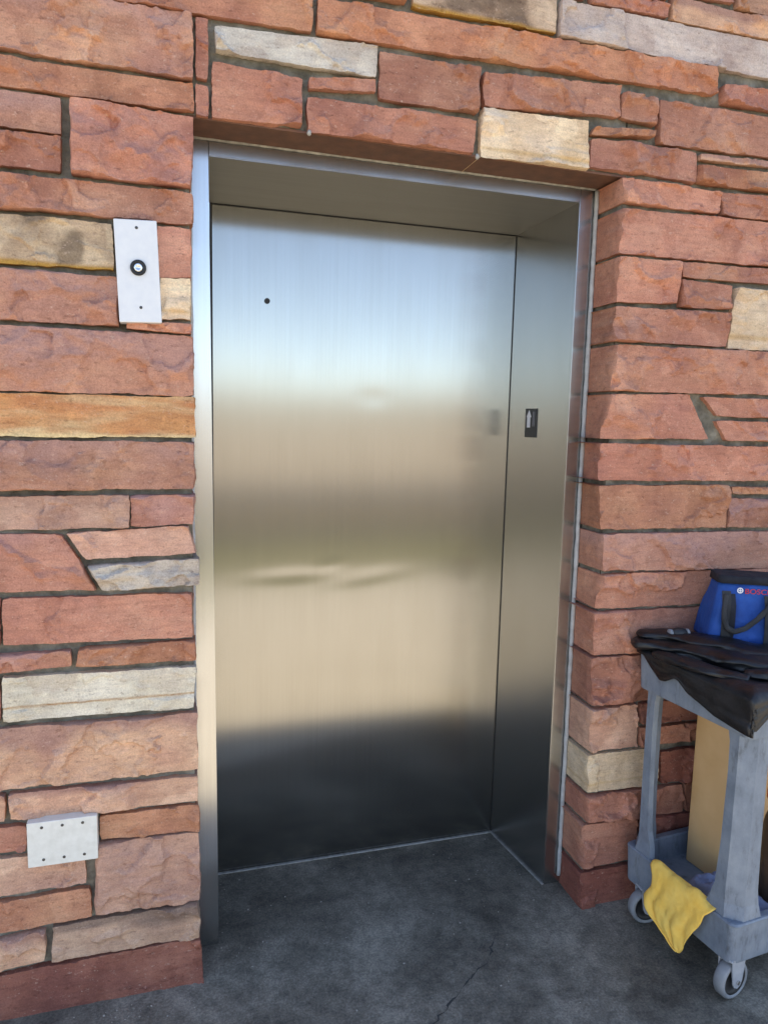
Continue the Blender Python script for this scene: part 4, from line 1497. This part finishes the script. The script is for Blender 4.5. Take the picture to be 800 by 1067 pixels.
# --- yellow cloth hanging over the lower shelf edge
def cloth():
    # rows from inside the tub, over the lip and down the outside
    rows = []
    prof = [  # (z, v_far, v_near, u)
        (.170, .250, .100, .060), (.205, .265, .085, .047), (.226, .278, .074, .030), (.2345, .290, .062, .014), (.2335, .290, .060, .002), (.226, .288, .064, -.008),
        (.206, .276, .083, -.013), (.180, .273, .090, -.016), (.155, .282, .098, -.018), (.134, .289, .105, -.020), (.115, .280, .117, -.021), (.096, .263, .128, -.022), (.080, .233, .135, -.022), (.066, .200, .141, -.021), (.054, .152, .146, -.020)]
    zz = [p[0] for p in prof]
    n = len(prof)
    fine_t = np.linspace(0, n - 1, 46)
    for ft_ in fine_t:
        z, vf, vn, u = [np.interp(ft_, range(n), [p[k] for p in prof]) for k in range(4)]
        cols = []
        for s in np.linspace(0, 1, 34):
            v = vf + (vn - vf) * s
            down = max(0, ft_ - 5) / (n - 6)
            wv = (.008 * math.sin(s * 9 + .6 + z * 6) + .004 * math.sin(s * 21 + 1.3 - z * 14)) * min(1, down * 2.2) + .006 * float(fnoise(np.array([[v * 26, z * 22, 2.]]), 31, 3)[0]) * (.35 + min(1, down * 2))
            zo = .004 * float(fnoise(np.array([[v * 40, 5., z * 12]]), 37, 2)[0])
            cols.append((u - abs(wv) * .9 - .002, v + .004 * math.sin(z * 60), z + zo + (.010 * math.exp(-((ft_ - 3.6) / 1.2) ** 2) * max(0, math.sin(s * 11)))))
        rows.append(cols)
    V, F = grid_mesh(np.array(rows))
    V = V - np.array([0, .18, .226])
    return np_mesh('yellow_cloth', V, F)
M_ = Matrix.Translation((CX, CY, 0)) @ Matrix.Rotation(CA, 4, 'Z')
yc = link('yellow_cloth', cloth(), M_YCLOTH, None, True)
yc.location = M_ @ Vector((0, .18, .226)); yc.rotation_euler = (0, 0, CA)
md = yc.modifiers.new('thick', 'SOLIDIFY'); md.thickness = .0014
tag(yc, 'yellow microfibre cloth hanging over the edge of the lower cart shelf', 'cloth')

# --- crumpled blue rag on the lower shelf
def rag():
    n = 44
    a, b_ = np.meshgrid(np.linspace(0, 1, n), np.linspace(0, 1, n))
    u = .045 + .20 * a + .02 * fnoise(np.stack([a * 4, b_ * 4, a * 0], -1), 61, 2)
    v = .055 + .19 * b_ + .02 * fnoise(np.stack([a * 4, b_ * 4, a * 0 + 4], -1), 62, 2)
    edge = np.clip(np.minimum(np.minimum(a, 1 - a), np.minimum(b_, 1 - b_)) / .25, 0, 1)
    z = .160 + edge * (.062 + .055 * fnoise(np.stack([a * 4.5, b_ * 4.5, a * 0 + 8], -1), 63, 3)) 
    z = np.maximum(z, .1605)
    V, F = grid_mesh(np.stack([u - .14, v - .15, z - .16], -1))
    return np_mesh('rag', V, F)
rg = link('rag', rag(), M_RAG, None, True)
rg.location = M_ @ Vector((.14, .15, .16)); rg.rotation_euler = (0, 0, CA)
md = rg.modifiers.new('thick', 'SOLIDIFY'); md.thickness = .003
tag(rg, 'crumpled blue grey rag on the lower shelf behind the yellow cloth', 'rag')

# --- tall cardboard box standing in the lower shelf
cb = cart_obj('cardboard_box', 'tall plain tan cardboard box standing on the lower cart shelf', 'box', (.36, .26, .158))
bm = bmesh.new(); add_box(bm, -.165, .22, -.080, .095, 0, .545, .003)
obj('carton', bm, M_CARD, cb)
bm = bmesh.new()
add_box(bm, -.163, .218, -.078, .004, .5455, .549)
add_box(bm, -.163, .218, .008, .093, .5455, .549)
obj('flap', bm, M_CARD, cb)
# --- dark bottle with an orange cap beyond the near leg
oc = cart_obj('bottle', 'dark brown bottle with orange cap on the lower shelf beside the near cart leg', 'bottle', (.262, .100, .158))
bm = bmesh.new(); add_lathe(bm, [(.0, 0), (.036, 0), (.040, .006), (.040, .235), (.036, .262), (.026, .290), (.022, .318), (0, .318)], (0, 0, 0), (0, 0, 1), 28)
obj('bottle_body', bm, M_BROWN, oc, True)
bm = bmesh.new(); add_lathe(bm, [(.036, .319), (.037, .324), (.036, .372), (.033, .377), (0, .377)], (0, 0, 0), (0, 0, 1), 28)
obj('cap', bm, M_ORANGE, oc, True)

# ------------------------------------------------------------------ camera
cam = bpy.data.cameras.new('camera')
co = bpy.data.objects.new('camera', cam)
COL.objects.link(co)
cam.sensor_fit = 'VERTICAL'; cam.sensor_height = 24.0
cam.lens = 24.0 * CAMF / 1067.0
cam.clip_start = .02; cam.clip_end = 6000
r_, u_, f_ = [Vector(v) for v in CAMROT]
mw = Matrix(((r_.x, u_.x, -f_.x, CAMPOS[0]), (r_.y, u_.y, -f_.y, CAMPOS[1]), (r_.z, u_.z, -f_.z, CAMPOS[2]), (0, 0, 0, 1)))
co.matrix_world = mw
scene.camera = co

# ------------------------------------------------------------------ light: the wall stands in its own shade, sun high behind it
EL, AZ = 78.4, 8.0
w = bpy.data.worlds.new('World'); scene.world = w
w.use_nodes = True
nt = w.node_tree
sky = nt.nodes.new('ShaderNodeTexSky')
sky.sky_type = 'NISHITA'; sky.sun_disc = False
sky.sun_elevation = R(EL); sky.sun_rotation = R(AZ)
sky.altitude = 2600; sky.air_density = .85; sky.dust_density = .1; sky.ozone_density = 2.2
bg = nt.nodes['Background']
bg.inputs['Strength'].default_value = .122
nt.links.new(sky.outputs[0], bg.inputs['Color'])
sd = Vector((math.sin(R(AZ)) * math.cos(R(EL)), math.cos(R(AZ)) * math.cos(R(EL)), math.sin(R(EL))))
sl = bpy.data.lights.new('sun', 'SUN'); sl.energy = 2.0; sl.angle = R(.53); sl.color = (1, .955, .88)
so = bpy.data.objects.new('sun', sl); COL.objects.link(so)
so.rotation_euler = sd.to_track_quat('Z', 'Y').to_euler()
so.location = (0, 5, 12)

scene.view_settings.view_transform = 'Standard'
scene.view_settings.look = 'None'
scene.view_settings.gamma = 1
scene.view_settings.exposure = 2.38
scene.view_settings.use_white_balance = True
scene.view_settings.white_balance_temperature = 8400
scene.view_settings.white_balance_tint = 13
scene.cycles.use_denoising = True
scene.cycles.max_bounces = 10
scene.cycles.diffuse_bounces = 5
scene.cycles.glossy_bounces = 6
scene.cycles.caustics_reflective = False
